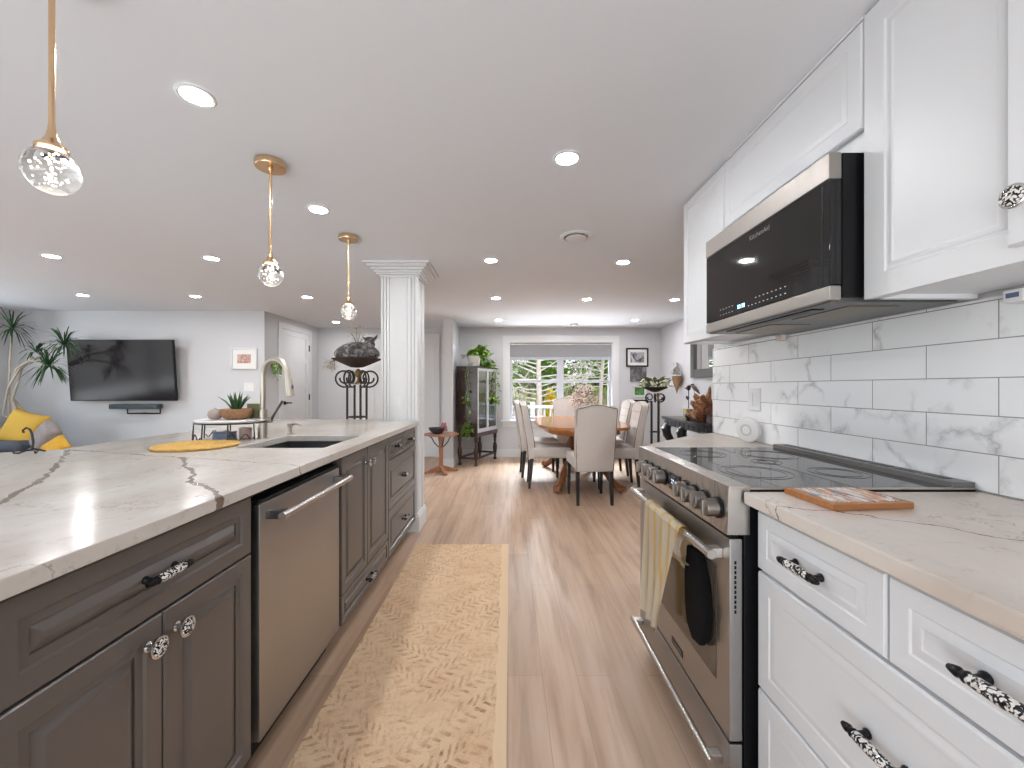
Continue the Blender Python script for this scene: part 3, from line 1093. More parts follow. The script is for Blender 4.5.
# knobs and display on the control panel
FP = frame((.5985, 0, 0), (0, -1, 0))
for y in (1.165, 1.240, 1.308, 1.372, 1.560, 1.626, 1.692, 1.758):
    k = MB(FP).lathe([(.0300, 0), (.0300, .005), (.0255, .006)], 24, T(-y, .868, 0)).build('knob', M_BLACK, rg)
    kb = MB(FP)
    kb.lathe([(.0255, .005), (.0250, .036), (.0235, .039), (.001, .0395)], 24, T(-y, .868, 0))
    kb.box((-y - .004, .868 - .021, .037), (-y + .004, .868 + .021, .046), .002)
    kb.build('knob_cap', M_KNOB, k)
dp = MB(FP).box((-1.515, .838, -.002), (-1.418, .898, .0025), .001).build('display', M_BGLASS, rg)
b = MB(FP)
for k, u in enumerate((-1.49, -1.475, -1.453, -1.438)):
    b.box((u, .862, .0024), (u + .008, .864, .0029)).box((u, .874, .0024), (u + .008, .876, .0029))
    b.box((u + .0065, .862, .0024), (u + .008, .876, .0029))
b.build('clock_digits', emit('blue_white_digits', (.55, .75, 1.0), 1.5), dp, smooth=0)
# oven door
od = MB(FR)
od.box((-RY1 + .004, .240, -.036), (-RY0 - .004, .795, .0), .004)
od = od.build('oven_door', M_STEELV, rg)
MB(FR).box((-1.800, .362, -.002), (-1.185, .690, .0015), .001).build('oven_window', M_OGLASS, od)
bd = MB(FR).box((-1.507, .270, -.001), (-1.413, .294, .002), .0008).build('badge', M_BLACK, od, label='small black maker badge')
text_mesh('badge_lettering', 'KitchenAid', .0165, FR @ T(-1.460, .2822, .0024), M_CHROME, bd)
b = MB(frame((0, RY0 + .004, 0), (1, 0, 0)))
for k in range(11):
    z = .735 - k * .0135
    b.box((.619, z - .009, -.001), (.6245, z, .0008))
b.build('door_vent_slots', M_BLACK, od, smooth=0)
h = MB(FR).tube([(-1.862, .742, .036), (-1.140, .742, .036)], .0135, 16).build('handle', M_BAR, rg)
for u in (-1.835, -1.165):
    MB(FR).box((u - .016, .728, 0), (u + .016, .756, .034), .004).build('bracket', M_STEEL, h)
# warming drawer
wd = MB(FR).box((-RY1 + .004, .075, -.036), (-RY0 - .004, .232, .0), .004).build('warming_drawer', M_STEELV, rg)
h = MB(FR).tube([(-1.862, .160, .036), (-1.140, .160, .036)], .0115, 16).build('drawer_handle', M_BAR, rg)
for u in (-1.835, -1.165):
    MB(FR).box((u - .014, .148, 0), (u + .014, .172, .034), .004).build('bracket', M_STEEL, h)
MB(FR).box((-RY1 + .02, .0, -.10), (-RY0 - .02, .07, -.06)).build('kick_plate', M_BLACK, rg, smooth=0)

# ---- tea towel over the oven handle
tm = NT('yellow_striped_linen', .95)
x_ = tm.xyz()
st = tm.math('FRACT', tm.math('MULTIPLY', tm.math('ADD', x_[1], tm.math('MULTIPLY', tm.noise(7, 2).outputs[0], .02)), 15.0))
tm.color(tm.mix(tm.ramp(st, (.30, 0.0), (.42, 1.0), (.62, 1.0), (.75, 0.0)), (.86, .76, .60), (.86, .62, .26)))
tm.bump(tm.noise(260, 2).outputs[0], .3, .002)
TOWEL = tm.m
tw = thing('tea_towel', 'cream tea towel with yellow stripes hanging over the oven door handle', 'towel', (.57, 1.5, .742))
HX, HZ = .570, .742


def towel_pt(front_):
    def fn(u, v):
        # u across the cloth, v down from the bar
        y0, y1 = (1.315, 1.635)
        drop = (.425 if front_ else .14) * v
        yy = y0 + (y1 - y0) * u
        if front_:
            yy += (.17 * (1 - u) ** 1.3) * v ** .9 * .95 + .01 * u * v
        rip = .007 * math.sin(u * 19 + 1.5 * v) * (.20 + .80 * v) + .0025 * math.sin(u * 37 + 2) * v
        if front_:
            xx = HX - .0155 - .010 * v - rip * .9 - .006
        else:
            xx = HX + .0155 + .004 * v + rip * .35
        return (xx, yy, HZ + .004 - drop)
    return fn


MB().grid(towel_pt(True), 36, 24, .003).build('front_flap', TOWEL, tw, smooth=80)
MB().grid(towel_pt(False), 30, 16, .003).build('back_flap', TOWEL, tw, smooth=80)


def over(u, v):
    a = PI * (1 - v)
    f0, b0 = towel_pt(True)(u, 0), towel_pt(False)(u, 0)
    cxm, rad = (f0[0] + b0[0]) / 2, (b0[0] - f0[0]) / 2
    return (cxm + rad * math.cos(a), f0[1], HZ + .004 + .016 * math.sin(a))


MB().grid(over, 36, 8, .003).build('fold', TOWEL, tw, smooth=80)
# ---- oven mitt behind the bar
mt = thing('oven_mitt', 'black oven mitt with a cream cuff loop hanging from the oven handle', 'oven mitt', (.585, 1.28, .72))
M_MITT = plain('black_quilted_cotton', (.007, .0065, .007), .95, vary=.3, scale=70, bump=.3, Specular_IOR_Level=.1)
out = [(1.245, .70), (1.325, .70), (1.335, .62), (1.335, .52), (1.325, .45), (1.285, .418), (1.24, .425), (1.205, .47), (1.195, .55), (1.215, .62)]
MB(Matrix(((0, 0, 1, 0), (1, 0, 0, 0), (0, 1, 0, 0), (0, 0, 0, 1)))).prism(out, .578, .604, .009, seg=3).build('mitt_body', M_MITT, mt, smooth=60)
b = MB()
b.grid(lambda u, v: ((lambda a: (.572 + (.024 + .002 * v) * math.cos(a), 1.300 + .055 * v, .688 + .046 * math.sin(a)))(2 * PI * u)), 28, 3, .0035)
b.build('cuff_loop', plain('cream_cotton', (.66, .58, .48), .9, vary=.2, scale=60), mt, label='cream cotton cuff loop', smooth=80)

# ---- over-range microwave
mw = thing('microwave_oven', 'black glass over-range microwave with stainless trim under the short cabinet', 'microwave', (1.09, 1.495, 1.46))
MX, MY0, MY1, MZ0, MZ1 = .900, 1.140, 1.852, 1.452, 1.867
FM = frame((MX, 0, 0), (0, -1, 0))
MB().box((MX + .035, MY0, MZ0 + .012), (KW - .009, MY1, MZ1), .003).build('case', M_BLACK, mw)
dr_ = MB(FM).box((-MY1, MZ0 + .046, -.033), (-MY0, MZ1 - .075, 0), .004).build('door', M_BGLASS, mw)
MB(FM).prism([(-MY1, MZ1 - .073), (-MY0, MZ1 - .073), (-MY0, MZ1), (-MY1, MZ1)], -.033, .003, .004).build('top_trim', M_STEELM, mw)
MB(FM).box((-MY1, MZ0 + .002, -.033), (-MY0, MZ0 + .044, .002), .006).build('bottom_trim', M_STEELM, mw)
tr = MB(FM).box((-MY0 - .030, MZ0 + .05, -.01), (-MY0 - .026, MZ1 - .08, .0008)).build('door_edge_line', M_BLACK, mw, smooth=0)
M_MARK = emit('white_panel_print', (.5, .52, .55), .35)
b = MB(FM)
for grp, nn in ((-1.73, 5), (-1.53, 10)):
    b = MB(FM)
    for k in range(nn):
        for r_ in (0, 1):
            if grp == -1.53 and r_ == 1 and k < 2:
                continue
            u = grp + k * .0225
            b.box((u, MZ0 + .062 + r_ * .022, .0), (u + .006, MZ0 + .0645 + r_ * .022, .0007))
    b.build('key_marks', M_MARK, dr_, smooth=0)
b = MB(FM)
for k, u in enumerate((-1.600, -1.588, -1.572, -1.560)):
    b.box((u, MZ0 + .066, 0), (u + .007, MZ0 + .0675, .0007)).box((u, MZ0 + .078, 0), (u + .007, MZ0 + .0795, .0007)).box((u + .0055, MZ0 + .066, 0), (u + .007, MZ0 + .0795, .0007))
    if k != 1:
        b.box((u, MZ0 + .0725, 0), (u + .007, MZ0 + .074, .0007))
b.build('clock_digits', emit('microwave_digits', (.6, .9, 1.0), 2.5), dr_, smooth=0)
text_mesh('maker_lettering', 'KitchenAid', .026, FM @ T(-1.46, MZ1 - .105, .0006), M_CHROME, dr_)
b = MB()
b.box((MX + .01, MY0 + .01, MZ0 - .002), (KW - .02, MY1 - .01, MZ0 + .013), .003)
un = b.build('underside', plain('grey_underside', (.09, .09, .09), .35, .3), mw)
for y0, y1 in ((1.20, 1.44), (1.55, 1.79)):
    MB().box((MX + .10, y0, MZ0 - .005), (MX + .25, y1, MZ0 - .001), .001).build('grease_filter', plain('mesh_filter_%d' % (y0 * 100), (.20, .17, .13), .4, .7, vary=.5, scale=150), un)
MB().box((MX + .03, 1.25, MZ0 - .0055), (MX + .07, 1.74, MZ0 - .0015), .001).build('intake_strip', M_BLACK, un)

# ---- upper cabinets
FU = frame((.983, 0, 0), (0, -1, 0))
UZ0, UZ1 = 1.452, CEIL - .012
c = thing('wall_cabinet', 'tall white wall cabinet with a knobbed door, camera side of the microwave', 'cabinet', (1.13, .80, 1.452))
MB().box((1.003, .46, UZ0 + .012), (KW - .009, 1.127, CEIL - .001), .002).box((1.003, .46, UZ0), (1.02, 1.127, UZ0 + .02)).box((1.003, 1.109, UZ0), (KW - .012, 1.127, UZ0 + .02)).build('cabinet_body', M_CABW, c)
front(FU, 'side_panel', -1.126, -.735, UZ0, UZ1, M_CABW, c, [(0, .0), (.060, .001), (.064, -.003), (.070, -.003), (.076, .0005), (.082, .001), (.088, -.002)], -.0195)
d = front(FU, 'door', -.790, -.462, UZ0 + .028, UZ1 - .02, M_CABW, c, SHALLOW)
knob(FU, -.757, 1.565, d)
c = thing('wall_cabinet', 'short white wall cabinet directly above the microwave', 'cabinet', (1.13, 1.49, 1.87))
MB().box((1.003, 1.131, 1.869), (KW - .009, 1.854, CEIL - .001), .002).box((.985, 1.131, UZ1), (1.003, 1.854, CEIL - .001)).build('cabinet_body', M_CABW, c)
front(FU, 'door', -1.852, -1.134, 1.930, UZ1 - .004, M_CABW, c, [(i, h - .019) for i, h in SHALLOW], -.0195)
c = thing('wall_cabinet', 'narrow white wall cabinet past the microwave at the end of the run', 'cabinet', (1.13, 2.07, 1.452))
MB().box((1.003, 1.858, UZ0 + .014), (KW - .009, 2.287, CEIL - .001), .002).box((1.003, 1.858, UZ0), (1.02, 2.287, UZ0 + .02)).box((1.003, 2.269, UZ0), (KW - .012, 2.287, UZ0 + .02)).build('cabinet_body', M_CABW, c)
front(FU, 'door', -2.286, -1.859, UZ0, UZ1 - .004, M_CABW, c, [(i, h - .019) for i, h in SHALLOW], -.0195)
o = MB().box((1.225, 1.90, 1.437), (1.262, 2.30, 1.4505), .004).build('under_cabinet_light', M_TRIM)
tag(o, 'slim white light bar under the narrow wall cabinet', 'light bar')
o = MB().box((1.245, 1.86, 1.425), (1.270, 1.90, 1.4505), .003).build('plug_in_adapter', plain('beige_plastic', (.60, .52, .47), .4))
tag(o, 'small beige plug at the near end of the slim white light bar', 'plug')
o = thing('motion_sensor', 'small white sensor box under the tall wall cabinet by the photo edge', 'sensor', (1.262, 1.00, 1.42))
MB().box((1.235, .978, 1.418), (1.279, 1.02, 1.4505), .004).build('housing', M_TRIM, o)
MB(frame((1.235, 0, 0), (0, -1, 0))).box((-1.012, 1.430, -.001), (-.986, 1.442, .001)).build('sensor_eye', plain('blue_grey_lens', (.10, .14, .25), .2), o)

# ---- outlet, speaker, trivet
def wall_plate(label, f, u, v, gangs, dark=False):
    p = thing('wall_plate', label, 'switch plate', f @ Vector((u, v, 0)))
    w_ = .037 * gangs + .033
    MB(f).box((u - w_ / 2, v - .058, 0), (u + w_ / 2, v + .058, .006), .002).build('cover_plate', M_TRIM, p)
    for k in range(gangs):
        c_ = u + (k - (gangs - 1) / 2) * .046 * (37 / 46 if gangs > 3 else 1)
        r = MB(f).box((c_ - .016, v - .033, .005), (c_ + .016, v + .033, .0085), .002).build('rocker', M_POTW, p)
    return p


FT = frame((KW - .008, 0, 0), (0, -1, 0))
wall_plate('white double switch plate on the marble tiles above the round speaker', FT, -2.12, 1.148, 2)
sp = thing('smart_speaker', 'round white fabric speaker leaning on the marble tiles', 'speaker', (1.235, 2.07, .928))
m = T(1.228, 2.085, .9945) @ RZ(.42) @ RY(-PI / 2 - .10)
MB().lathe([(.052, -.021), (.062, -.014), (.065, 0), (.062, .012), (.050, .018), (.001, .019)], 40, m).build('shell', plain('white_speaker_fabric', (.74, .73, .72), .8, scale=120), sp)
MB().lathe([(.030, .0185), (.030, .0197), (.022, .0199), (.021, .0188)], 32, m, ring=True).build('ring', plain('grey_ring', (.52, .52, .53), .5), sp)

tv_ = thing('tile_trivet', 'wood framed tile trivet with painted strokes lying on the worktop', 'trivet', (.85, 1.0, .928))
fr_pts = [(.741, .928), (.941, .945), (.930, 1.092), (.735, 1.085)]
MB().prism(fr_pts, .9283, .9445, .003).build('frame', M_OAKTOP, tv_)
pm = NT('painted_tile', .12)
a_ = pm.noise(1.0, 3, .6, .8, pm.map((90, 14, 1)))
b_ = pm.noise(7.0, 3, .6, 1.0)
cc = pm.ramp(b_.outputs[0], (.36, (.10, .14, .17)), (.46, (.42, .13, .05)), (.54, (.60, .30, .12)), (.62, (.16, .20, .22)))
pm.color(pm.mix(pm.ramp(a_.outputs[0], (.46, 0.0), (.52, 1.0)), (.72, .71, .69), cc))
inner = [(.755, .9415), (.925, .956), (.9165, 1.079), (.750, 1.073)]
MB().prism(inner, .9440, .9455).build('tile', pm.m, tv_, smooth=0)


# ------------------------------------------------------------------ runner rug
def rug():
    b = MB()
    b.prism([(-.700, .15), (-.010, .15), (.004, 3.13), (-.698, 3.13)], .0005, .009, .003)
    return b.build('runner_rug', M_RUG)


tag(rug(), 'long tan runner rug with brown fern pattern along the island', 'rug')

# ------------------------------------------------------------------ lights
M_RING = M_POTW


def downlight(x, y, label, proto=[]):
    if not proto:
        t = thing('recessed_light', label, 'ceiling light', (0, 0, 0), 'recessed ceiling lights')
        MB().lathe([(.045, -.001), (.060, -.001), (.062, -.003), (.056, -.007), (.047, -.006)], 32, ring=True).build('trim_ring', M_TRIM, t)
        MB().lathe([(.0001, -.0045), (.046, -.0045), (.046, -.002), (.0001, -.002)], 32).build('lens', M_LED, t)
        proto.append(t)
        t.location = (x, y, CEIL)
        return t
    return dup(proto[0], (x, y, CEIL), 0, label)


for x, y, lb in (
        (-1.104, 1.444, 'round recessed downlight between the nearest and the middle glass pendant'),
        (.266, 1.84, 'round recessed downlight above the runner, nearest to the white wall cabinets'),
        (-1.10, 2.367, 'round recessed downlight just beyond the middle pendant'),
        (-.138, 3.315, 'round recessed downlight beyond the round vent, on its column side'),
        (.95, 3.368, 'round recessed downlight beyond the round vent, beside the narrow wall cabinet'),
        (-3.59, 3.21, 'round recessed downlight nearest the camera in the row over the sofa'),
        (-2.37, 3.263, 'round recessed downlight in the living area, nearest to the middle pendant'),
        (-4.76, 4.57, 'round recessed downlight straight above the television, sofa side'),
        (-3.54, 4.62, 'round recessed downlight between television and framed photograph'),
        (-2.30, 4.67, 'round recessed downlight in front of the panelled hall door'),
        (-2.72, 6.45, 'round recessed downlight in the hall behind the farthest pendant'),
        (-.14, 4.72, 'round recessed downlight over the floor in front of the glass cabinet'),
        (.925, 4.78, 'round recessed downlight over the near end of the dining table'),
        (1.96, 4.80, 'round recessed downlight over the plant stand by the dining wall'),
        (-.14, 6.26, 'round recessed downlight near the plant on the glass cabinet'),
        (.92, 6.26, 'round recessed downlight over the far end of the dining table'),
        (1.95, 6.26, 'round recessed downlight in the corner above the hung pictures')):
    downlight(x, y, lb)

v = thing('ceiling_vent', 'round white ceiling vent between kitchen and dining table', 'vent', (.465, 2.79, CEIL))
MB().lathe([(.108, 0), (.110, -.004), (.100, -.012), (.085, -.012), (.082, -.004)], 36, T(.465, 2.79, CEIL), ring=True).build('rim', M_TRIM, v)
MB().lathe([(.060, -.004), (.072, -.016), (.066, -.020), (.0001, -.022)], 36, T(.465, 2.79, CEIL)).build('diffuser_plate', M_TRIM, v)
MB().lathe([(.083, -.001), (.083, -.003), (.0001, -.003)], 36, T(.465, 2.79, CEIL)).build('duct', M_DARKSTEEL, v)
o = MB().lathe([(.065, 0), (.065, -.012), (.058, -.026), (.040, -.034), (.0001, -.034)], 32, T(1.08, 6.66, CEIL)).build('smoke_detector', M_POTW)
tag(o, 'small white round smoke detector on the ceiling near the dining window', 'smoke detector')


def pendant(y, label, proto=[]):
    if proto:
        return dup(proto[0], (-1.09, y, CEIL), 0, label)
    t = thing('pendant_lamp', label, 'pendant lamp', (0, 0, 0), 'glass ball pendants over the island')
    MB().lathe([(.001, 0), (.064, 0), (.066, -.003), (.066, -.026), (.063, -.030), (.012, -.030), (.010, -.042), (.001, -.042)], 32).build('ceiling_cup', M_GOLD, t)
    MB().lathe([(.006, -.03), (.006, -.40), (.0075, -.418), (.011, -.436), (.018, -.452), (.030, -.462), (.030, -.468), (.001, -.468)], 24).build('rod', M_GOLD, t)
    MB().ball((0, 0, -.518), (.053, .053, .053), 36, 24).build('glass_ball', M_CRYSTAL, t, smooth=180)
    b = MB()
    b.lathe([(.0001, -.4725), (.022, -.4735), (.019, -.482), (.0001, -.484)], 20)
    rr_ = random.Random(3)
    for k in range(70):
        a, r0, z = rr_.uniform(0, 2 * PI), rr_.uniform(0, .026), rr_.uniform(-.555, -.488)
        s_ = rr_.uniform(.0008, .0022)
        b.ball((r0 * math.cos(a), r0 * math.sin(a), z), s_, 6, 4)
    b.build('lit_core', M_BUBBLE, t)
    t.location = (-1.09, y, CEIL)
    proto.append(t)
    return t


pendant(.975, 'champagne gold pendant with glass ball nearest the camera, its cup cut by the photo edge')
pendant(1.873, 'champagne gold pendant with glass ball, middle one of the three over the island')
pendant(2.79, 'champagne gold pendant with glass ball, closest to the white column')

# ------------------------------------------------------------------ things on the island
pc = Vector((-1.475, 1.935, .928))
pl = thing('placemat', 'round woven yellow placemat lying on the island worktop by the sink', 'placemat', pc)
b = MB()
for k in range(11):
    r0 = .162 - k * .0150
    pts = [(pc.x + r0 * math.cos(a * PI / 36), pc.y + r0 * math.sin(a * PI / 36), .9355 + .0012 * math.sin(a * 4.5)) for a in range(72)]
    b.tube(pts, .0095, 8, closed=True, flat=.75)
b.lathe([(.0001, .929), (.155, .929), (.155, .935), (.0001, .937)], 40, T(pc.x, pc.y, 0))
b.build('braid', plain('yellow_raffia', (.62, .37, .10), .9, vary=.35, scale=90, bump=.6), pl)

sc_ = Vector((-1.505, 2.215, .928))
ts = thing('serving_stand', 'raised marble serving tray on a black wire frame beside the faucet', 'serving stand', sc_)
M_MARBLE = plain('white_marble', (.74, .73, .72), .2, vary=.08, scale=9)
MB().lathe([(.0001, 1.024), (.150, 1.024), (.160, 1.027), (.162, 1.034), (.156, 1.039), (.0001, 1.038)], 44, T(sc_.x, sc_.y, 0), 1.08, .9).build('tray', M_MARBLE, ts)
b = MB()
ring = [(sc_.x + .170 * math.cos(k * PI / 24), sc_.y + .142 * math.sin(k * PI / 24), 1.021) for k in range(48)]
b.tube(ring, .0035, 6, closed=True)
lg = []
for a in (.35, 1.15, 2.1, 2.9, 3.6, 4.4, 5.15, 5.9):
    p = (sc_.x + .170 * math.cos(a), sc_.y + .142 * math.sin(a))
    b.tube([(p[0], p[1], 1.022), (p[0] + .006 * math.cos(a), p[1] + .006 * math.sin(a), .931)], .0035, 6)
for a0 in (5.15, 2.1, 3.6, .35):
    a1 = a0 + .75
    pts = []
    for k in range(13):
        a = a0 + (a1 - a0) * k / 12
        pts.append((sc_.x + .175 * math.cos(a), sc_.y + .147 * math.sin(a), .952 + .016 * math.sin(k * PI / 3)))
    b.tube(pts, .0028, 6)
b.build('wire_frame', M_IRON, ts)

ap = Vector((-1.47, 2.21, 1.0385))
al = thing('potted_aloe', 'small green aloe in a brown coir bowl on the marble serving tray', 'potted plant', ap)
b = MB()
b.lathe([(.045, 0), (.062, .006), (.078, .03), (.080, .052), (.074, .056), (.066, .050), (.0001, .048)], 28, T(*ap), 1.0, .85)
b.build('coir_bowl', plain('brown_coir', (.36, .19, .10), .95, vary=.5, scale=70, bump=.8), al)
b = MB()
for k in range(15):
    a = k * 2.4
    t_ = .25 + .75 * (k / 15)
    h_, o_ = .155 - .06 * t_, .012 + .10 * t_ * t_
    base = Vector((ap.x + .012 * math.cos(a), ap.y + .012 * math.sin(a), ap.z + .045))
    tip = Vector((ap.x + o_ * math.cos(a), ap.y + o_ * math.sin(a), ap.z + .045 + h_ * .75))
    mid = (base + tip) / 2 + Vector((0, 0, .012))
    b.tube([base, mid, tip], [.011, .008, .001], 7, flat=.5)
b.build('aloe_leaves', M_LEAFD, al)
tile_o = MB().prism([(-1.452, 2.27), (-1.372, 2.255), (-1.37, 2.263), (-1.45, 2.278)], 1.0385, 1.120, .002).build('tray_card', plain('olive_card', (.16, .17, .08), .6))
tag(tile_o, 'small olive green card standing behind the coir bowl of aloe', 'card')
o = MB().lathe([(.018, 0), (.030, .008), (.036, .024), (.032, .042), (.018, .054), (.006, .056), (.005, .062)], 20, T(-1.578, 2.20, 1.0385)).build('taupe_jar', plain('taupe_ceramic', (.40, .33, .29), .6))
tag(o, 'small round taupe jar on the sofa side of the serving tray', 'jar')
bk = thing('blue_tin', 'small blue patterned tin under the marble serving tray', 'tin', (-1.50, 2.2, .928))
MB().box((-1.560, 2.15, .9285), (-1.470, 2.215, .965), .006).build('tin', plain('blue_print', (.16, .22, .36), .35, vary=.5, scale=60), bk)
MB().box((-1.562, 2.148, .965), (-1.468, 2.217, .974), .004).build('lid', plain('slate_lid', (.20, .21, .24), .35), bk)
o = MB().lathe([(.020, 0), (.030, .004), (.033, .05), (.031, .06), (.028, .06), (.028, .008), (.0001, .006)], 24, T(-1.448, 2.25, .9285)).build('cup', plain('pink_glaze', (.60, .42, .38), .3))
tag(o, 'small pale pink cup under the serving tray behind the blue tin', 'cup')

# wrought iron stand on the corner of the island
wi = Vector((-2.035, 1.735, .928))
b = MB()
pts = []
for k in range(16):
    a = -.4 + k * .30
    r0 = .012 + .0012 * k
    pts.append((wi.x - .012 + r0 * math.cos(a), wi.y, wi.z + .098 + r0 * math.sin(a)))
b.tube([(wi.x + .012, wi.y, wi.z + .020), (wi.x + .016, wi.y, wi.z + .05), (wi.x + .010, wi.y, wi.z + .085)] + [], .0042, 8)
b.tube([(wi.x + .010, wi.y, wi.z + .085), (wi.x + .002, wi.y, wi.z + .104), (wi.x - .014, wi.y, wi.z + .110), (wi.x - .028, wi.y, wi.z + .100), (wi.x - .024, wi.y, wi.z + .088)], .004, 8)
for s_ in (-1, 1):
    b.tube([(wi.x + .012, wi.y, wi.z + .022), (wi.x + s_ * .022 + .008, wi.y + .01, wi.z + .016), (wi.x + s_ * .036 + .004, wi.y - .012, wi.z + .004), (wi.x + s_ * .046 + .004, wi.y - .02, wi.z + .006), (wi.x + s_ * .046, wi.y - .02, wi.z + .014)], .0036, 8)
b.tube([(wi.x + .012, wi.y, wi.z + .022), (wi.x + .010, wi.y + .05, wi.z + .004)], .0036, 8)
o = b.build('iron_hook_stand', M_IRON)
tag(o, 'little black wrought iron scroll stand on the sofa-side corner of the island', 'stand')


# ------------------------------------------------------------------ switch plates, frames
wall_plate('white double outlet plate on the face of the column', frame((0, cy0 + .012, 0), (1, 0, 0)), -.912, 1.085, 1)
wall_plate('wide white switch plate below the framed photograph', frame((0, LIV, 0), (1, 0, 0)), -3.505, 1.218, 3)


def picture(name, label, f, u0, u1, v0, v1, fw, fmat, pmat, mat_w=.0, depth=.022, cat='picture'):
    p = thing(name, label, cat, f @ Vector(((u0 + u1) / 2, (v0 + v1) / 2, 0)))
    b = MB(f)
    for lo, hi in (((u0, v0), (u0 + fw, v1)), ((u1 - fw, v0), (u1, v1)), ((u0 + fw, v0), (u1 - fw, v0 + fw)), ((u0 + fw, v1 - fw), (u1 - fw, v1))):
        b.box((*lo, .001), (*hi, depth), .003)
    b.build('frame', fmat, p)
    if mat_w:
        MB(f).box((u0 + fw, v0 + fw, .001), (u1 - fw, v1 - fw, depth * .45)).build('mount', M_POTW, p, smooth=0)
    k = fw + mat_w
    MB(f).box((u0 + k, v0 + k, .001), (u1 - k, v1 - k, depth * .5)).build('print', pmat, p, smooth=0)
    return p


FL = frame((0, LIV, 0), (1, 0, 0))
P_SUN = picture_mat('sunset_print', [(.30, .34, .42), (.62, .42, .36), (.42, .20, .14), (.60, .55, .55)], 7, 1)
P_BW = picture_mat('black_white_print', [(.02, .02, .025), (.12, .12, .14), (.45, .45, .48), (.75, .75, .76)], 9, 3)
P_BW2 = picture_mat('grey_canvas_print', [(.04, .04, .045), (.10, .10, .11), (.30, .30, .32)], 8, 6)
P_GR = picture_mat('green_print', [(.02, .06, .02), (.05, .20, .05), (.25, .40, .16)], 9, 9)
picture('framed_photograph', 'white framed sunset photograph on the wall beside the television', FL, -3.745, -3.395, 1.455, 1.74, .018, M_TRIM, P_SUN, .065)
F_ = F_FAR
picture('framed_photograph', 'black framed black and white photograph, highest on the window wall', F_, 2.05, 2.435, 1.567, 1.893, .024, M_BLACK, P_BW, .050)
picture('canvas_print', 'unframed grey canvas directly below the black framed photograph', F_, 2.12, 2.40, 1.312, 1.555, .004, M_DARKSTEEL, P_BW2)
picture('framed_photograph', 'small green photograph in a white frame below the grey canvas', F_, 2.165, 2.40, 1.045, 1.245, .012, M_TRIM, P_GR, .022)
picture('framed_photograph', 'dark picture in a black frame, lowest on the window wall behind a chair back', F_, 2.15, 2.43, .78, .995, .03, M_BLACK, P_BW2, .0)
F_R = frame((RIGHT, 0, 0), (0, -1, 0))
mr = thing('wall_mirror', 'grey framed mirror on the dining wall above the console table', 'mirror', (RIGHT, 5.45, 1.6))
u0, u1, v0, v1, fw = -5.86, -4.95, 1.345, 2.05, .115
b = MB(F_R)
for lo, hi in (((u0, v0), (u0 + fw, v1)), ((u1 - fw, v0), (u1, v1)), ((u0 + fw, v0), (u1 - fw, v0 + fw)), ((u0 + fw, v1 - fw), (u1 - fw, v1))):
    b.box((*lo, .001), (*hi, .035), .008)
b.build('frame', plain('pewter_frame', (.13, .13, .125), .4, .4), mr)
MB(F_R).box((u0 + fw - .01, v0 + fw - .01, .002), (u1 - fw + .01, v1 - fw + .01, .010)).build('glass', plain('mirror_silver', (.85, .85, .85), .02, 1.0, vary=0), mr, smooth=0)

# ------------------------------------------------------------------ living room
tvt = thing('television', 'large black flat television mounted on the living room wall', 'television', (-5.1, LIV, 1.4))
c0_, c1_ = at(67.5, 338.5, 5.36), at(172.5, 338.5, 5.36)
tv_m = T(-5.105, 5.42, 1.03) @ RX(.075)
b = MB(tv_m)
b.box((-.703, -.005, 0), (.703, .03, .81), .006)
b.build('bezel', M_BLACK, tvt)
MB(tv_m).box((-.694, -.0075, .012), (.694, -.004, .800), .001).build('screen', plain('dark_screen', (.014, .011, .013), .14, vary=0, Specular_IOR_Level=.18), tvt)
MB().box((-5.3, 5.44, 1.25), (-4.9, LIV - .001, 1.55), .004).build('wall_bracket', M_BLACK, tvt)
sb = thing('soundbar', 'slim dark soundbar on a black bracket below the television', 'soundbar', (-4.9, 5.45, 1.0))
a, b_ = at(112, 404, 5.45), at(159.5, 409, 5.45)
MB().box((a.x, 5.40, b_.z), (b_.x, 5.50, a.z), .012).build('speaker_bar', plain('dark_speaker_cloth', (.05, .065, .075), .8, scale=90), sb)
b = MB()
b.tube([(at(124, 409, 5.45).x, 5.50, b_.z - .003), (at(124, 409, 5.45).x, 5.50, b_.z - .062), (at(157, 409, 5.45).x, 5.50, b_.z - .062), (at(157, 409, 5.45).x, 5.50, b_.z - .003)], .009, 8)
b.box((at(138, 409, 5.45).x, 5.49, b_.z - .07), (at(142, 409, 5.45).x, LIV - .001, b_.z - .05))
b.build('bracket', M_BLACK, sb)

so = thing('sofa', 'slate blue sofa in the living room corner behind the island', 'sofa', (-5.8, 4.3, 0))
M_SOFA = plain('slate_blue_upholstery', (.085, .095, .11), .85, vary=.12, scale=60, bump=.2)
MB().box((-6.66, 2.6, .08), (-5.75, 4.45, .30), .03).box((-6.66, 4.25, .08), (-4.92, 5.15, .30), .03).build('base', M_SOFA, so)
b = MB()
for x in (-6.58, -5.02):
    for y in (2.68, 5.06) if x < -6 else (4.34, 5.06):
        b.lathe([(.02, 0), (.028, .085)], 12, T(x, y, 0))
b.build('feet', M_BLACKWOOD, so)
MB().box((-6.42, 2.82, .30), (-5.73, 4.24, .46), .05, 3).build('seat_cushion', M_SOFA, so)
MB().box((-6.42, 4.26, .30), (-4.92, 5.00, .46), .05, 3).build('chaise_cushion', M_SOFA, so)
MB().box((-6.68, 2.6, .30), (-6.42, 5.15, .80), .06, 3).build('backrest', M_SOFA, so)
MB().box((-6.42, 2.6, .30), (-5.76, 2.81, .60), .05, 3).build('armrest', M_SOFA, so)
MB().box((-6.44, 4.62, .462), (-5.55, 4.86, .59), .06, 4).build('bolster', M_SOFA, so)


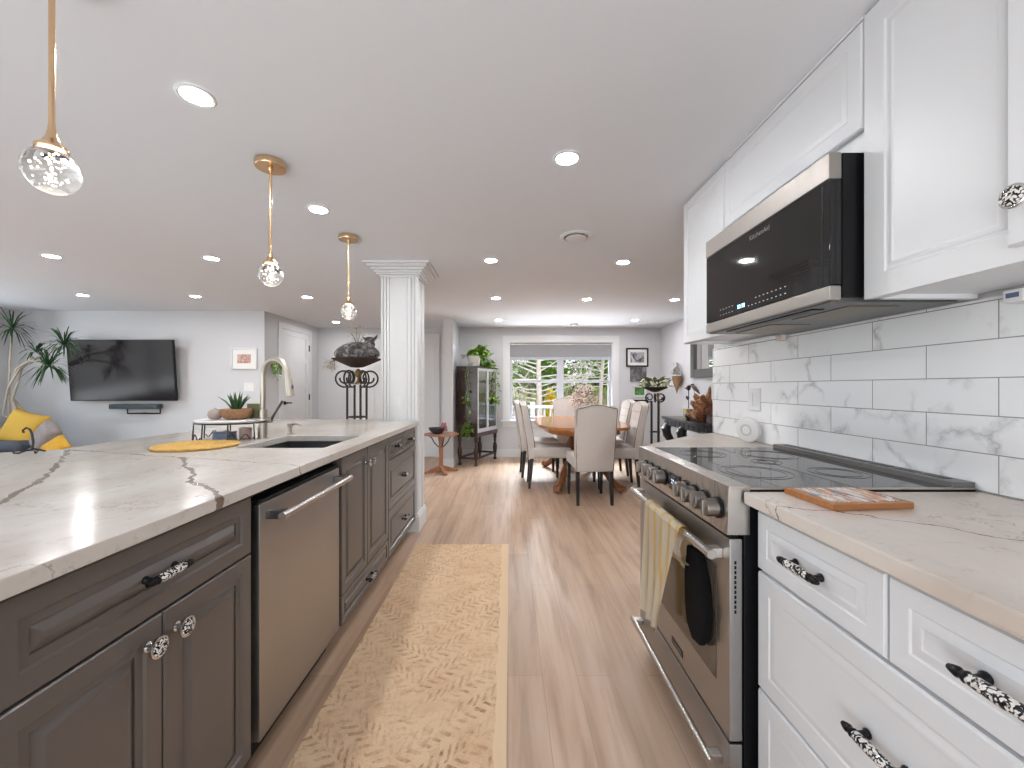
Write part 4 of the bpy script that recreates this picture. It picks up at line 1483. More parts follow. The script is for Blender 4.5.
def cushion(name, label, c, w_, h_, t_, mat, rz, tilt, roll=0.0, spikes=0):
    m = T(*c) @ RZ(rz) @ RX(tilt) @ RY(roll)
    b = MB(m)

    def pt(u, v, s_):
        a, e = 2 * u - 1, 2 * v - 1
        k = (1 - .12 * (1 - abs(e)) * 0) * (1 - .10 * (1 - a * a) * abs(e) ** 3)
        k2 = 1 - .10 * (1 - e * e) * abs(a) ** 3
        d = max(0.0, (1 - a ** 4) * (1 - e ** 4)) ** .6
        return (a * w_ / 2 * k2, s_ * t_ / 2 * d, h_ / 2 + e * h_ / 2 * k)
    b.grid(lambda u, v: pt(u, v, 1), 14, 14)
    b.grid(lambda u, v: pt(u, v, -1), 14, 14)
    bmesh.ops.remove_doubles(b.bm, verts=b.bm.verts[:], dist=1e-4)
    o = b.build(name, mat, smooth=80)
    tag(o, label, 'cushion')
    return o


ym = NT('yellow_white_cushion', .9)
xx = ym.xyz()
ym.color(ym.mix(ym.math('LESS_THAN', ym.math('ADD', xx[0], ym.math('MULTIPLY', xx[2], .3)), -6.02), (.62, .38, .06), (.78, .74, .66)))
ym.bump(ym.noise(120, 3).outputs[0], .3, .004)
cushion('throw_pillow', 'big yellow throw pillow with a white side, leaning at the sofa end', at(13, 446, 4.82), .42, .43, .18, ym.m, .15, -.25, .30)
gm = plain('taupe_velvet', (.30, .26, .25), .9, vary=.2, scale=30, bump=.3)
cushion('throw_pillow', 'crumpled taupe throw pillow between the two yellow ones', at(36, 450, 4.62), .29, .34, .17, gm, -.3, -.30, .50)
cushion('throw_pillow', 'small mustard yellow throw pillow in front of the taupe one', at(45, 455, 4.42), .23, .23, .12, plain('mustard_cotton', (.60, .33, .035), .9, vary=.2, scale=50, bump=.3), .1, -.5, .75)

# dracaena
dp_ = thing('dracaena', 'tall dracaena with bent bare canes and spiky leaf heads beside the television', 'potted plant', (-6.2, 5.30, 0))
MB().lathe([(.11, 0), (.15, .02), (.17, .30), (.175, .33), (.155, .33), (.15, .28), (.0001, .28)], 28, T(-6.2, 5.30, 0)).build('pot', plain('slate_pot', (.16, .16, .17), .5), dp_)
canes = [[(-6.22, 5.30, .28), (-6.30, 5.28, .75), at(3, 415, 5.2), at(8, 388, 5.15), at(20, 368, 5.1), at(33, 357, 5.05)],
         [(-6.18, 5.30, .28), at(10, 420, 5.25), at(9, 390, 5.25), at(10, 360, 5.2), at(12, 335, 5.2)],
         [(-6.15, 5.28, .28), (-6.25, 5.27, .9), at(7, 392, 5.2), at(17, 368, 5.1), at(30, 360, 5.0), at(48, 365, 4.95)],
         [(-6.12, 5.30, .28), at(12, 400, 5.2), at(22, 368, 5.15), at(40, 356, 5.1), at(62, 348, 5.0)]]
b = MB()
for cpts in canes:
    b.tube(cpts, [.018] * 2 + [.011] * (len(cpts) - 2), 8)
b.build('canes', plain('pale_cane', (.52, .46, .38), .8, vary=.3, scale=30), dp_)
for c_, ln_, n_ in ((at(12, 328, 5.2), .31, 54), (at(64, 345, 5.0), .26, 50), (at(49, 366, 4.95), .28, 56), (at(36, 352, 5.05), .22, 30)):
    b = MB()
    for k in range(n_):
        a = R.uniform(0, 2 * PI)
        el = R.uniform(-.75, 1.2)
        d_ = Vector((math.cos(a) * math.cos(el), math.sin(a) * math.cos(el) * .8, math.sin(el)))
        L = ln_ * R.uniform(.75, 1.1)
        p0 = Vector(c_)
        pts = [p0, p0 + d_ * L * .5 + Vector((0, 0, .02)), p0 + d_ * L * .85 - Vector((0, 0, .01 + .02 * (1 - el))), p0 + d_ * L - Vector((0, 0, .03 + .03 * (1.2 - el)))]
        for q in pts:
            q.y = min(q.y, LIV - .03)
        b.tube(pts, [.006, .0085, .006, .001], 4, flat=.18)
    b.build('leaf_head', M_LEAFD, dp_)

# trailing plant by the hall door
hp = thing('hanging_plant', 'small green trailing plant hung on the wall beside the hall door', 'hanging plant', (ENT + .05, 5.72, 1.5))
hc = at(271, 365, 5.68)
hc = Vector((ENT + .06, 5.70, 1.50))
MB().lathe([(.02, 0), (.045, .02), (.05, .07), (.044, .07), (.04, .02), (.0001, .015)], 18, T(hc.x, hc.y, hc.z)).build('wall_pot', M_TRIM, hp)
MB().box((ENT + .001, hc.y - .02, hc.z + .02), (ENT + .02, hc.y + .02, hc.z + .06)).build('hook', M_TRIM, hp)
b = MB()
for k in range(170):
    a, z = R.uniform(0, 2 * PI), -abs(R.gauss(0, .11)) + .09
    rr_ = .05 * (1 if z > 0 else .75)
    p = hc + Vector((.012 + rr_ * math.cos(a), rr_ * math.sin(a), max(z, -.24)))
    p.x = max(p.x, ENT + .015)
    b.leaf(p, (math.cos(a), math.sin(a), R.uniform(-2.2, .1)), .042, .024)
b.build('trailing_leaves', M_LEAF, hp, recalc=False, smooth=0)


# ------------------------------------------------------------------ dining table
TX, TY = .93, 5.45
dt = thing('dining_table', 'oval golden oak dining table on a carved claw foot pedestal', 'table', (TX, TY, 0))


def oval(a, b_, n=56, p=2.5):
    out = []
    for k in range(n):
        t_ = 2 * PI * k / n
        c_, s_ = math.cos(t_), math.sin(t_)
        out.append((TX + a * abs(c_) ** (2 / p) * (1 if c_ >= 0 else -1), TY + b_ * abs(s_) ** (2 / p) * (1 if s_ >= 0 else -1)))
    return out


MB().prism(oval(.565, .95, 64, 3.3), .722, .758, .010, seg=3).build('tabletop', M_OAKTOP, dt)
MB().prism(oval(.46, .84, 64, 3.3), .655, .722).build('apron', M_OAKTOP, dt)
b = MB()
b.lathe([(.20, .645), (.20, .655), (.10, .64), (.085, .60), (.11, .55), (.155, .47), (.165, .40), (.13, .32), (.10, .285), (.14, .26), (.15, .21), (.11, .17), (.04, .15)], 32, T(TX, TY, 0))
b.build('pedestal', M_OAKLEG, dt)
for sx in (-1, 1):
    for sy in (-1, 1):
        b = MB()
        dx, dy = sx * .36, sy * .77
        pts = [(TX + dx * q, TY + dy * q, z) for q, z in ((.10, .22), (.22, .255), (.38, .285), (.55, .265), (.70, .19), (.82, .11), (.92, .065), (1.0, .05))]
        b.tube(pts, [.060, .058, .052, .048, .044, .040, .042, .040], 12)
        ex, ey = TX + dx, TY + dy
        b.ball((ex, ey, .043), (.052, .052, .042), 16, 10)
        dv = Vector((dx, dy, 0)).normalized()
        sd_ = Vector((-dv.y, dv.x, 0))
        for t_ in (-1, 0, 1):
            b.tube([(ex + sd_.x * .028 * t_ - dv.x * .01, ey + sd_.y * .028 * t_ - dv.y * .01, .083), (ex + dv.x * .035 + sd_.x * .03 * t_, ey + dv.y * .035 + sd_.y * .03 * t_, .070), (ex + dv.x * .056 + sd_.x * .028 * t_, ey + dv.y * .056 + sd_.y * .028 * t_, .020)], [.014, .013, .007], 8)
        b.build('leg', M_OAKLEG, dt)

# ------------------------------------------------------------------ dining chairs (built facing +y, seat centre at the origin)
ch = thing('dining_chair', 'x', 'chair', (0, 0, 0), 'upholstered chairs round the dining table')
MB().box((-.235, -.20, .365), (.235, .265, .495), .035, 4).build('seat', M_FABRIC, ch, smooth=60)


def back_outline():
    pts = [(-.212, .345), (.212, .345)]
    prof = [(.228, .62), (.232, .90), (.236, .985)]
    pts += prof
    pts += [(.236 * math.cos(a) if 0 else .225, 1.003) for a in (0,)]
    top = [(.19, 1.003), (.14, 1.018), (.08, 1.034), (0, 1.040), (-.08, 1.034), (-.14, 1.018), (-.19, 1.003), (-.225, 1.003)]
    pts += top
    pts += [(-x, z) for x, z in reversed(prof)]
    return pts


BK = Matrix(((1, 0, 0, 0), (0, 0, 1, 0), (0, 1, 0, 0), (0, 0, 0, 1)))
b = MB(BK)
b.prism(back_outline(), -.045, .045, .018, seg=3)
for vtx in b.bm.verts:
    z = vtx.co.z
    vtx.co.y = vtx.co.y * (1.0 - .25 * max(0, z - .5)) - .205 - .20 * max(0.0, z - .42) ** 1.35 * 1.0
b.build('backrest', M_FABRIC, ch, smooth=60)


def back_y(z, y):
    return y * (1.0 - .25 * max(0, z - .5)) - .205 - .20 * max(0.0, z - .42) ** 1.35


b = MB()
for side in (-.0455, .0425):
    path = [p for p in back_outline()]
    path = [(x * .985, z) for x, z in path[2:-0 or None]] if side > 0 else [(x * .97, z) for x, z in path[1:] + path[:1]]
    path = [(.214 * .97, .36)] + [p for p in path if p[1] > .5] + [(-.214 * .97, .36)]
    fine = []
    for (xa, za), (xb, zb) in zip(path, path[1:]):
        nn = max(1, int(math.hypot(xb - xa, zb - za) / .05))
        fine += [(xa + (xb - xa) * k / nn, za + (zb - za) * k / nn) for k in range(nn)]
    fine.append(path[-1])
    b.tube([(x, back_y(z, side), z - .006) for x, z in fine], .0045, 6)
b.build('nailhead_trim', M_NAIL, ch, label='bronze nailhead trim round the chair back')
# button tufts on the inner face
b = MB()
for r_, z in enumerate((.62, .72, .82, .92)):
    for x in ((-.12, 0, .12) if r_ % 2 == 0 else (-.06, .06, -.17, .17)):
        b.ball((x, back_y(z, .045) + .001, z), (.010, .006, .010), 10, 6)
b.build('tufting_buttons', M_FABRICB, ch)
for sx in (-1, 1):
    b = MB()
    b.loft([[(sx * .205 + q * w_, .235 + r_ * w_, z) for q, r_ in ((-1, -1), (1, -1), (1, 1), (-1, 1))] for z, w_ in ((0, .0145), (.20, .019), (.375, .023))])
    b.build('leg', M_BLACKWOOD, ch)
    b = MB()
    b.loft([[(sx * .195 + q * w_, -.205 - dy + r_ * w_, z) for q, r_ in ((-1, -1), (1, -1), (1, 1), (-1, 1))] for z, w_, dy in ((0, .0145, .030), (.10, .017, .020), (.22, .020, .010), (.36, .023, 0))])
    b.build('leg', M_BLACKWOOD, ch)

for part in ch.children:
    part.data.transform(S3(.90, 1, 1))
first = True
for x, y, rz, lb in (
        (.885, 4.42, 0.03, 'beige linen dining chair at the near head of the table, seen from behind'),
        (.49, 5.06, -PI / 2, 'beige linen dining chair on the window-plant side of the table, closer to the runner'),
        (.42, 5.66, -PI / 2 + .04, 'beige linen dining chair beside the glass cabinet, half hidden behind its neighbour'),
        (1.33, 5.03, PI / 2 - .05, 'tufted beige dining chair with its back to the tall iron plant stand'),
        (1.40, 5.74, PI / 2, 'tufted beige dining chair in front of the hung pictures, farther from the camera'),
        (.95, 6.45, PI, 'beige dining chair at the window head of the table, behind the dried flowers')):
    if first:
        ch.location, ch.rotation_euler, ch['label'] = (x, y, 0), (0, 0, rz), lb
        first = False
    else:
        dup(ch, (x, y, 0), rz, lb)

# dried hydrangea bouquet on the table
fv = Vector((1.005, 5.50, .758))
vs = thing('flower_vase', 'dried pale pink hydrangeas in a glass vase on the dining table', 'flowers', fv)
MB().lathe([(.045, 0), (.060, .01), (.070, .07), (.055, .13), (.038, .165), (.045, .185), (.041, .185), (.034, .165), (.050, .13), (.065, .07), (.055, .014), (.0001, .012)], 28, T(*fv)).build('vase', plain('pale_glass_vase', (.62, .66, .66), .1, vary=.05), vs)
b, b2, b3 = MB(), MB(), MB()
for hx, hy, hz, hr in ((-.10, 0, .30, .080), (.06, .04, .33, .085), (.14, -.02, .27, .07), (-.02, -.08, .25, .07), (.0, .08, .40, .08), (-.08, .05, .22, .06), (.09, .06, .42, .07), (-.04, .0, .36, .075)):
    c_ = fv + Vector((hx, hy, hz))
    b3.tube([fv + Vector((hx * .08, hy * .08, .05)), fv + Vector((hx * .4, hy * .4, .19)), c_], .003, 6)
    for k in range(60):
        d_ = Vector((R.gauss(0, 1), R.gauss(0, 1), R.gauss(0, 1))).normalized()
        t_ = d_.orthogonal().normalized()
        b.leaf(c_ + d_ * hr * R.uniform(.6, 1), d_ * .5 + t_, .034, .030)
for k in range(46):
    c_ = fv + Vector((R.uniform(-.13, .15), R.uniform(-.10, .02), R.choice((.27, .38)) + R.uniform(-.03, .03)))
    b2.leaf(c_, (R.uniform(-1, 1), -1, R.uniform(-.5, .6)), .05, .026)
b.build('blossoms', plain('dried_pink_petals', (.74, .60, .53), .8, vary=.2, scale=20), vs, recalc=False, smooth=0)
b2.build('dark_leaves', plain('dried_brown_leaves', (.07, .035, .025), .8, vary=.3), vs, recalc=False, smooth=0)
b3.build('stems', plain('brown_stems', (.16, .10, .06), .8), vs)

# ------------------------------------------------------------------ glass cabinet by the pier
DC = Vector((-.475, 6.225, 0))          # near front corner
ANG = math.atan2(-.20, .78)            # run of the front, clockwise from +y
fy_ = Vector((.30, .70, 0)).normalized()
fx_ = Vector((fy_.y, -fy_.x, 0))       # outward from the glass front
WID, DEP = .745, .345
cc_ = DC + fy_ * WID / 2 - fx_ * DEP / 2
dcab = thing('china_cabinet', 'dark mahogany cabinet with a glazed front on turned legs, plant on top', 'cabinet', (cc_.x, cc_.y, 0))
FD = frame((DC.x, DC.y, 0), fy_)       # u along the front, n outward
b = MB(FD)
z0, z1 = .50, 1.515
b.box((0, z0, -DEP), (.018, z1, 0)).box((WID - .018, z0, -DEP), (WID, z1, 0)).box((.018, z0, -DEP), (WID - .018, z1, -DEP + .012))
b.box((.018, z0, -DEP), (WID - .018, z0 + .02, 0))
b.box((-.012, z1, -DEP - .005), (WID + .012, z1 + .022, .014), .005)
b.box((-.006, z0 - .055, -DEP), (WID + .006, z0, .006), .004)
b.build('carcass', M_MAHOG, dcab)
M_SHELF = thin_glass('shelf_glass', (.80, .92, .90), 1.0)
for z in (.75, 1.0, 1.25):
    MB(FD).box((.02, z, -DEP + .015), (WID - .02, z + .006, -.03)).build('glass_shelf', M_SHELF, dcab, smooth=0)
for k in (0, 1):
    a, c_ = .018 + k * (WID - .036) / 2, .018 + (k + 1) * (WID - .036) / 2
    b = MB(FD)
    s_ = .036
    b.box((a, z0 + .01, -.018), (a + s_, z1 - .004, .006), .003).box((c_ - s_, z0 + .01, -.018), (c_ - .001, z1 - .004, .006), .003)
    b.box((a + s_, z0 + .01, -.018), (c_ - s_, z0 + .07, .006), .003).box((a + s_, z1 - .05, -.018), (c_ - s_, z1 - .004, .006), .003)
    dd = b.build('door', plain('silver_grey_moulding_%d' % k, (.46, .46, .48), .22, .3), dcab, label='glazed door with a pale glossy frame')
    MB(FD).box((a + s_, z0 + .07, -.010), (c_ - s_, z1 - .05, -.006)).build('door_glass', M_CURIO, dd, smooth=0)
for u in (.03, WID - .03):
    for n_ in (-.03, -DEP + .03):
        p = FD @ Vector((u, 0, n_))
        MB().lathe([(.026, 0), (.030, .012), (.024, .035), (.016, .05), (.020, .08), (.032, .15), (.036, .22), (.028, .27), (.016, .30), (.026, .325), (.018, .345), (.028, .37), (.028, .445)], 18, T(p.x, p.y, 0)).build('leg', M_MAHOG, dcab)
b = MB(FD)
b.box((.03, .10, -.045), (WID - .03, .13, -.015), .004).box((.03, .10, -DEP + .015), (WID - .03, .13, -DEP + .045), .004)
b.box((.015, .10, -DEP + .03), (.045, .13, -.03), .004).box((WID - .045, .10, -DEP + .03), (WID - .015, .13, -.03), .004)
b.build('stretcher', M_MAHOG, dcab)
for u, z, r_ in ((.15, .756, .035), (.30, .756, .045), (.50, .756, .03), (.20, 1.006, .04), (.45, 1.006, .045), (.25, 1.256, .04), (.52, 1.256, .05)):
    p = FD @ Vector((u, z, -.16))
    o = MB().lathe([(r_ * .5, .0005), (r_ * .6, .01), (r_, .06), (r_ * .9, .10), (r_ * .95, .11), (r_ * .85, .11), (r_ * .8, .10), (.0001, .05)], 18, T(*p)).build('glass_goblet', plain('blue_glass_%d' % (u * 1000 + z), (.35, .50, .55), .1))
    tag(o, {.15: 'small blue glass cup on the lowest shelf at the camera end', .30: 'wide blue glass cup in the middle of the lowest shelf', .50: 'narrow blue glass cup on the lowest shelf toward the window', .20: 'blue glass cup on the middle shelf at the camera end', .45: 'blue glass cup on the middle shelf toward the window', .25: 'blue glass cup on the top shelf at the camera end', .52: 'widest blue glass cup on the top shelf toward the window'}[u], 'glass', 'glassware in the dark cabinet')

pp = FD @ Vector((.20, 1.537, -.15))
pt_ = thing('potted_ivy', 'white pot of green trailing vine on top of the dark cabinet', 'potted plant', pp)
MB().lathe([(.075, 0), (.082, .01), (.105, .15), (.110, .155), (.110, .17), (.098, .17), (.095, .15), (.0001, .145)], 28, T(*pp)).build('pot', M_POTW, pt_)
b = MB()
for k in range(150):
    c_ = pp + Vector((R.gauss(.04, .085), R.gauss(.06, .08), .15 + abs(R.gauss(.03, .06))))
    if c_.y > FAR - .06:
        continue
    b.leaf(c_, (R.uniform(-1, 1), R.uniform(-1, .6), R.uniform(-.8, .5)), .105, .085)
for k in range(60):
    c_ = FD @ Vector((.42 + R.gauss(0, .09), 1.55 + abs(R.gauss(0, .08)), -.08 + R.gauss(0, .06)))
    if c_.y < FAR - .08:
        b.leaf(c_, (R.uniform(-1, 1), R.uniform(-1, .4), R.uniform(-1, .3)), .105, .085)
b.build('vine_leaves', M_LEAF, pt_, recalc=False, smooth=0)
b, b2 = MB(), MB()
for u_, n_, zlo in ((-.020, -.13, .62), (-.020, -.17, .95), (.62, .03, .95), (.50, .03, 1.05), (.70, .035, 1.0)):
    pts = []
    z = 1.56
    k = 0
    while z > zlo:
        p = FD @ Vector((u_ + .018 * math.sin(k * 1.1) * (1 if u_ > 0 else .3), z, n_ + .02 * math.cos(k * .9)))
        pts.append(p)
        if k % 2 == 0 and k:
            b2.leaf(p, (R.uniform(-1, 1), R.uniform(-1, -.1), R.uniform(-1, .2)), .075, .06)
        z -= .05
        k += 1
    b.tube([FD @ Vector((.12 if u_ < .1 else u_, 1.60, -.10))] + pts, .0035, 6)
    for q in range(5):
        b2.leaf(pts[-1], (R.uniform(-1, 1), R.uniform(-1, 0), R.uniform(-1, .6)), .09, .06)
for k in range(34):
    p = FD @ Vector((-.03, .56 + R.gauss(0, .05), -.15 + R.gauss(0, .05)))
    b2.leaf(p, (R.uniform(-1, 1), -1, R.uniform(-1, .5)), .085, .055)
b.build('vine_stems', plain('vine_stem', (.20, .26, .08), .7), pt_)
b2.build('hanging_leaves', M_LEAFY if False else M_LEAF, pt_, recalc=False, smooth=0)

# ------------------------------------------------------------------ small round table and geode
st_ = Vector((-.955, 5.82, 0))
sm = thing('side_table', 'small round reddish wood pedestal table with iron braces by the glass cabinet', 'side table', st_)
MB().lathe([(.0001, .530), (.235, .530), (.25, .535), (.25, .548), (.243, .553), (.0001, .553)], 40, T(*st_)).build('tabletop', M_TEAK, sm)
MB().box((st_.x - .028, st_.y - .028, .05), (st_.x + .028, st_.y + .028, .53), .006).build('post', M_TEAK, sm)
for k in range(4):
    a = PI / 4 + k * PI / 2 - .35
    m = T(*st_) @ RZ(a)
    MB(m).prism([(.02, .02), (.20, .0), (.245, .0), (.245, .025), (.20, .035), (.10, .075), (.02, .10)], -.022, .022, .004, Matrix(((1, 0, 0, 0), (0, 0, 1, 0), (0, 1, 0, 0), (0, 0, 0, 1)))).build('foot', M_TEAK, sm)
    MB(m).tube([(.03, 0, .36), (.06, 0, .385), (.10, 0, .43), (.13, 0, .49), (.175, 0, .53)], .008, 8).build('brace', M_IRON, sm)
gd = thing('stone_bowl', 'dark stone bowl with a pink crystal lump on the small round table', 'bowl', (st_.x - .04, st_.y, .553))
b = MB()
b.lathe([(.05, 0), (.075, .012), (.115, .055), (.125, .085), (.112, .080), (.07, .04), (.0001, .03)], 22, T(st_.x - .05, st_.y - .02, .553), 1.0, .8)
b.build('stone_shell', plain('dark_slate', (.035, .04, .05), .6, vary=.4, scale=30, bump=.6), gd)
b = MB()
for k in range(26):
    a, r_ = R.uniform(0, 2 * PI), R.uniform(0, .07)
    h_ = .05 + .10 * (1 - r_ / .075) * R.uniform(.6, 1)
    b.lathe([(.016, 0), (.017, h_ * .7), (.001, h_)], 6, T(st_.x + .035 + r_ * math.cos(a), st_.y - .02 + r_ * .7 * math.sin(a), .59) @ RX(R.uniform(-.35, .35)) @ RY(R.uniform(-.35, .35)))
b.build('crystal_lump', plain('pink_crystal', (.34, .14, .16), .25, vary=.4, scale=40), gd, smooth=0)


# ------------------------------------------------------------------ tall wrought iron plant stands
def plant_stand(c, top, w_, label):
    t = thing('plant_stand', label, 'plant stand', (c.x, c.y, 0))
    s_ = w_ / .44
    b = MB()
    posts = [(-.075, -.05), (.055, -.06), (.075, .05), (-.05, .07)]
    for dx, dy in posts:
        b.tube([(c.x + dx * 1.9 * s_, c.y + dy * 1.9 * s_, 0), (c.x + dx * 1.25 * s_, c.y + dy * 1.25 * s_, .12), (c.x + dx * s_, c.y + dy * s_, .35), (c.x + dx * s_, c.y + dy * s_, top - .24 * s_)], .011 * max(.8, s_), 8)
    for z in (.35, top - .55):
        b.tube([(c.x + .09 * s_ * math.cos(k * PI / 10), c.y + .08 * s_ * math.sin(k * PI / 10), z) for k in range(20)], .006, 6, closed=True)
    b.build('posts', M_IRON, t)
    b = MB()
    for k in range(6):
        a = PI * k / 3 + .25
        ca, sa = math.cos(a), math.sin(a)
        pts = []
        for q in range(22):
            th = -.6 * PI + q * .125 * PI
            r_ = (.090 - .0024 * q) * s_
            rad = .115 * s_ + r_ * math.cos(th)
            pts.append((c.x + ca * rad, c.y + sa * rad, top - .175 * s_ + r_ * math.sin(th)))
        b.tube(pts, .0085 * max(.8, s_), 7)
    b.build('scrolls', M_IRON, t)
    b = MB()
    b.lathe([(.0001, top - .075 * s_), (.06 * s_, top - .07 * s_), (.15 * s_, top - .03 * s_), (w_ / 2, top + .004), (w_ / 2 + .012, top + .010), (w_ / 2, top + .014), (.14 * s_, top - .018 * s_), (.0001, top - .06 * s_)], 32, T(c.x, c.y, 0))
    b.build('dish', plain('rusted_iron_dish', (.045, .032, .028), .7, .3, vary=.5, scale=40, bump=.5), t)
    b = MB()
    b.ball((c.x + .03 * s_, c.y - .05, top - .13 * s_), (.030 * s_, .03 * s_, .045 * s_), 14, 8)
    b.ball((c.x + .03 * s_, c.y - .05, top - .20 * s_), (.012, .012, .03), 10, 6)
    for k in range(5):
        a = 2 * PI * k / 5
        b.tube([(c.x + .03 * s_, c.y - .05, top - .20 * s_), (c.x + (.03 + .035 * math.cos(a)) * s_, c.y - .05 + .035 * math.sin(a) * s_, top - .235 * s_)], .006, 6)
    b.build('finial', plain('aged_brass', (.20, .13, .05), .4, .7), t)
    return t


s1 = Vector((at(357, 360, 3.95).x, 3.95, 0))
plant_stand(s1, 1.475, .44, 'tall black wrought iron stand with scrolls beside the column, carrying a bird shaped pot')
bp = thing('bird_planter', 'mottled grey bird shaped clay pot sitting in the iron stand by the column', 'pot', (s1.x, s1.y, 1.45))
ct = NT('mottled_grey_clay', .8)
cn_ = ct.noise(22, 6, .7, 1.0)
ct.color(ct.ramp(cn_.outputs[0], (.38, (.02, .018, .018)), (.5, (.12, .11, .108)), (.64, (.36, .34, .33))))
ct.bump(cn_.outputs[0], .9, .012)
M_CLAY = ct.m
b = MB()
rings = []
for k in range(17):
    t_ = k / 16
    x = -.215 + .43 * t_
    r_ = .105 * max(.06, math.sin(PI * min(1, t_ * .96 + .02))) ** .55
    zc = 1.535 + .012 * math.sin(t_ * PI)
    rings.append([(s1.x + x, s1.y + r_ * .92 * math.cos(2 * PI * j / 24), zc + r_ * math.sin(2 * PI * j / 24)) for j in range(24)])
b.loft(rings)
b.tube([(s1.x + .10, s1.y - .01, 1.58), (s1.x + .13, s1.y - .01, 1.64), (s1.x + .125, s1.y - .01, 1.66)], [.07, .05, .035], 14)
b.build('body', M_CLAY, bp, smooth=70)
b = MB()
b.ball((s1.x + .125, s1.y - .01, 1.672), (.055, .032, .026), 16, 10)
b.tube([(s1.x + .16, s1.y - .01, 1.675), (s1.x + .185, s1.y - .01, 1.69), (s1.x + .20, s1.y - .01, 1.72)], [.016, .012, .004], 8)
b.tube([(s1.x + .085, s1.y - .01, 1.675), (s1.x + .055, s1.y - .01, 1.70)], [.012, .003], 8)
b.build('lid', M_CLAY, bp, smooth=70)


def sprig(name, label, cat, root, spots, leafcol, n_, ln_):
    t = thing(name, label, cat, root)
    b, b2 = MB(), MB()
    for s_ in spots:
        e = Vector(s_)
        b.tube([root, (Vector(root) + e) / 2 + Vector((0, 0, .015)), e], .0028, 5)
        for k in range(n_):
            b2.leaf(e + Vector((R.gauss(0, .02), R.gauss(0, .02), R.gauss(0, .022))), (R.uniform(-1, 1), R.uniform(-1, 1), R.uniform(-.4, 1)), ln_, ln_ * .7)
    b.build('stems', plain(name + '_stem', (.10, .07, .05), .8), t)
    b2.build('blossoms', leafcol, t, recalc=False, smooth=0)
    return t


M_CREAMPETAL = plain('cream_petals', (.62, .56, .50), .8, vary=.35, scale=40)
sprig('blossom_sprig', 'sprig of cream and brown blossoms rising behind the bird shaped pot', 'flowers', (s1.x - .015, s1.y + .05, 1.61),
      [(s1.x - .05, s1.y + .05, 1.70), (s1.x + .01, s1.y + .06, 1.745), (s1.x - .02, s1.y + .04, 1.79), (s1.x + .055, s1.y + .05, 1.70), (s1.x - .075, s1.y + .05, 1.74)], M_CREAMPETAL, 16, .036)
sprig('blossom_sprig', 'pale dried sprig hanging below the rim of the stand by the column', 'flowers', (s1.x - .20, s1.y - .03, 1.475),
      [(s1.x - .25, s1.y - .04, 1.44), (s1.x - .235, s1.y - .05, 1.39), (s1.x - .20, s1.y - .05, 1.41), (s1.x - .275, s1.y - .04, 1.40)], M_CREAMPETAL, 20, .034)

s2 = Vector((at(655, 385, 5.15).x, 5.15, 0))
plant_stand(s2, 1.20, .29, 'tall black wrought iron plant stand by the dining wall, carrying pale flowers')
ar = thing('flower_arrangement', 'low arrangement of pale green and white flowers in the iron stand by the dining wall', 'flowers', (s2.x, s2.y, 1.20))
b, b2 = MB(), MB()
for k in range(90):
    a = R.uniform(0, 2 * PI)
    r_ = R.uniform(.02, .15)
    b.leaf((s2.x + r_ * math.cos(a), s2.y + r_ * .8 * math.sin(a), 1.20 + R.uniform(.0, .10)), (math.cos(a), math.sin(a), R.uniform(-.3, .9)), .10, .05)
for cx_, cy_, cz_, r_ in ((-.145, -.03, 1.27, .045), (-.04, -.10, 1.24, .04), (.05, -.11, 1.25, .045), (.12, -.06, 1.26, .04), (.0, .02, 1.29, .05)):
    for k in range(40):
        d_ = Vector((R.gauss(0, 1), R.gauss(0, 1), R.gauss(0, 1))).normalized()
        b2.leaf(Vector((s2.x + cx_, s2.y + cy_, cz_)) + d_ * r_ * .8, d_ * .4 + d_.orthogonal(), .032, .026)
b.build('leaves', plain('sage_leaf', (.13, .16, .07), .6, vary=.6, scale=30), ar, recalc=False, smooth=0)
b2.build('blossoms', plain('white_green_petals', (.62, .64, .46), .7, vary=.3, scale=25), ar, recalc=False, smooth=0)

# ------------------------------------------------------------------ console table on the dining wall
CZ = .80
cn = thing('console_table', 'black console table with carved scroll legs against the dining wall', 'console table', (2.42, 5.35, 0))
ca, cb = 4.55, 5.86
b = MB()
b.box((2.20, ca, CZ - .028), (RIGHT - .008, cb, CZ), .006).box((2.215, ca + .015, CZ - .045), (RIGHT - .01, cb - .015, CZ - .028), .004)
b.build('tabletop', plain('glossy_black_lacquer', (.018, .019, .024), .12), cn)
b = MB()
b.box((2.24, ca + .04, CZ - .125), (RIGHT - .01, cb - .04, CZ - .045), .004)
for k in range(9):
    y = ca + .10 + k * .135
    b.box((2.234, y, CZ - .115), (2.242, y + .10, CZ - .055), .003)
b.build('frieze', M_BLACKWOOD, cn)
for y in (ca + .10, (ca + cb) / 2 + .05, cb - .10):
    b = MB()
    b.tube([(2.26, y, CZ - .12), (2.23, y, CZ - .17), (2.245, y, CZ - .25), (2.30, y, CZ - .34), (2.33, y, CZ - .46), (2.29, y, CZ - .60), (2.25, y, CZ - .72), (2.28, y, .0)], [.05, .065, .06, .05, .042, .038, .042, .035], 12)
    b.ball((2.235, y, CZ - .155), (.055, .042, .055), 14, 10)
    b.build('leg', M_BLACKWOOD, cn)
b = MB()
b.box((2.25, ca + .06, .06), (RIGHT - .02, cb - .06, .10), .006)
b.build('lower_shelf', M_BLACKWOOD, cn)

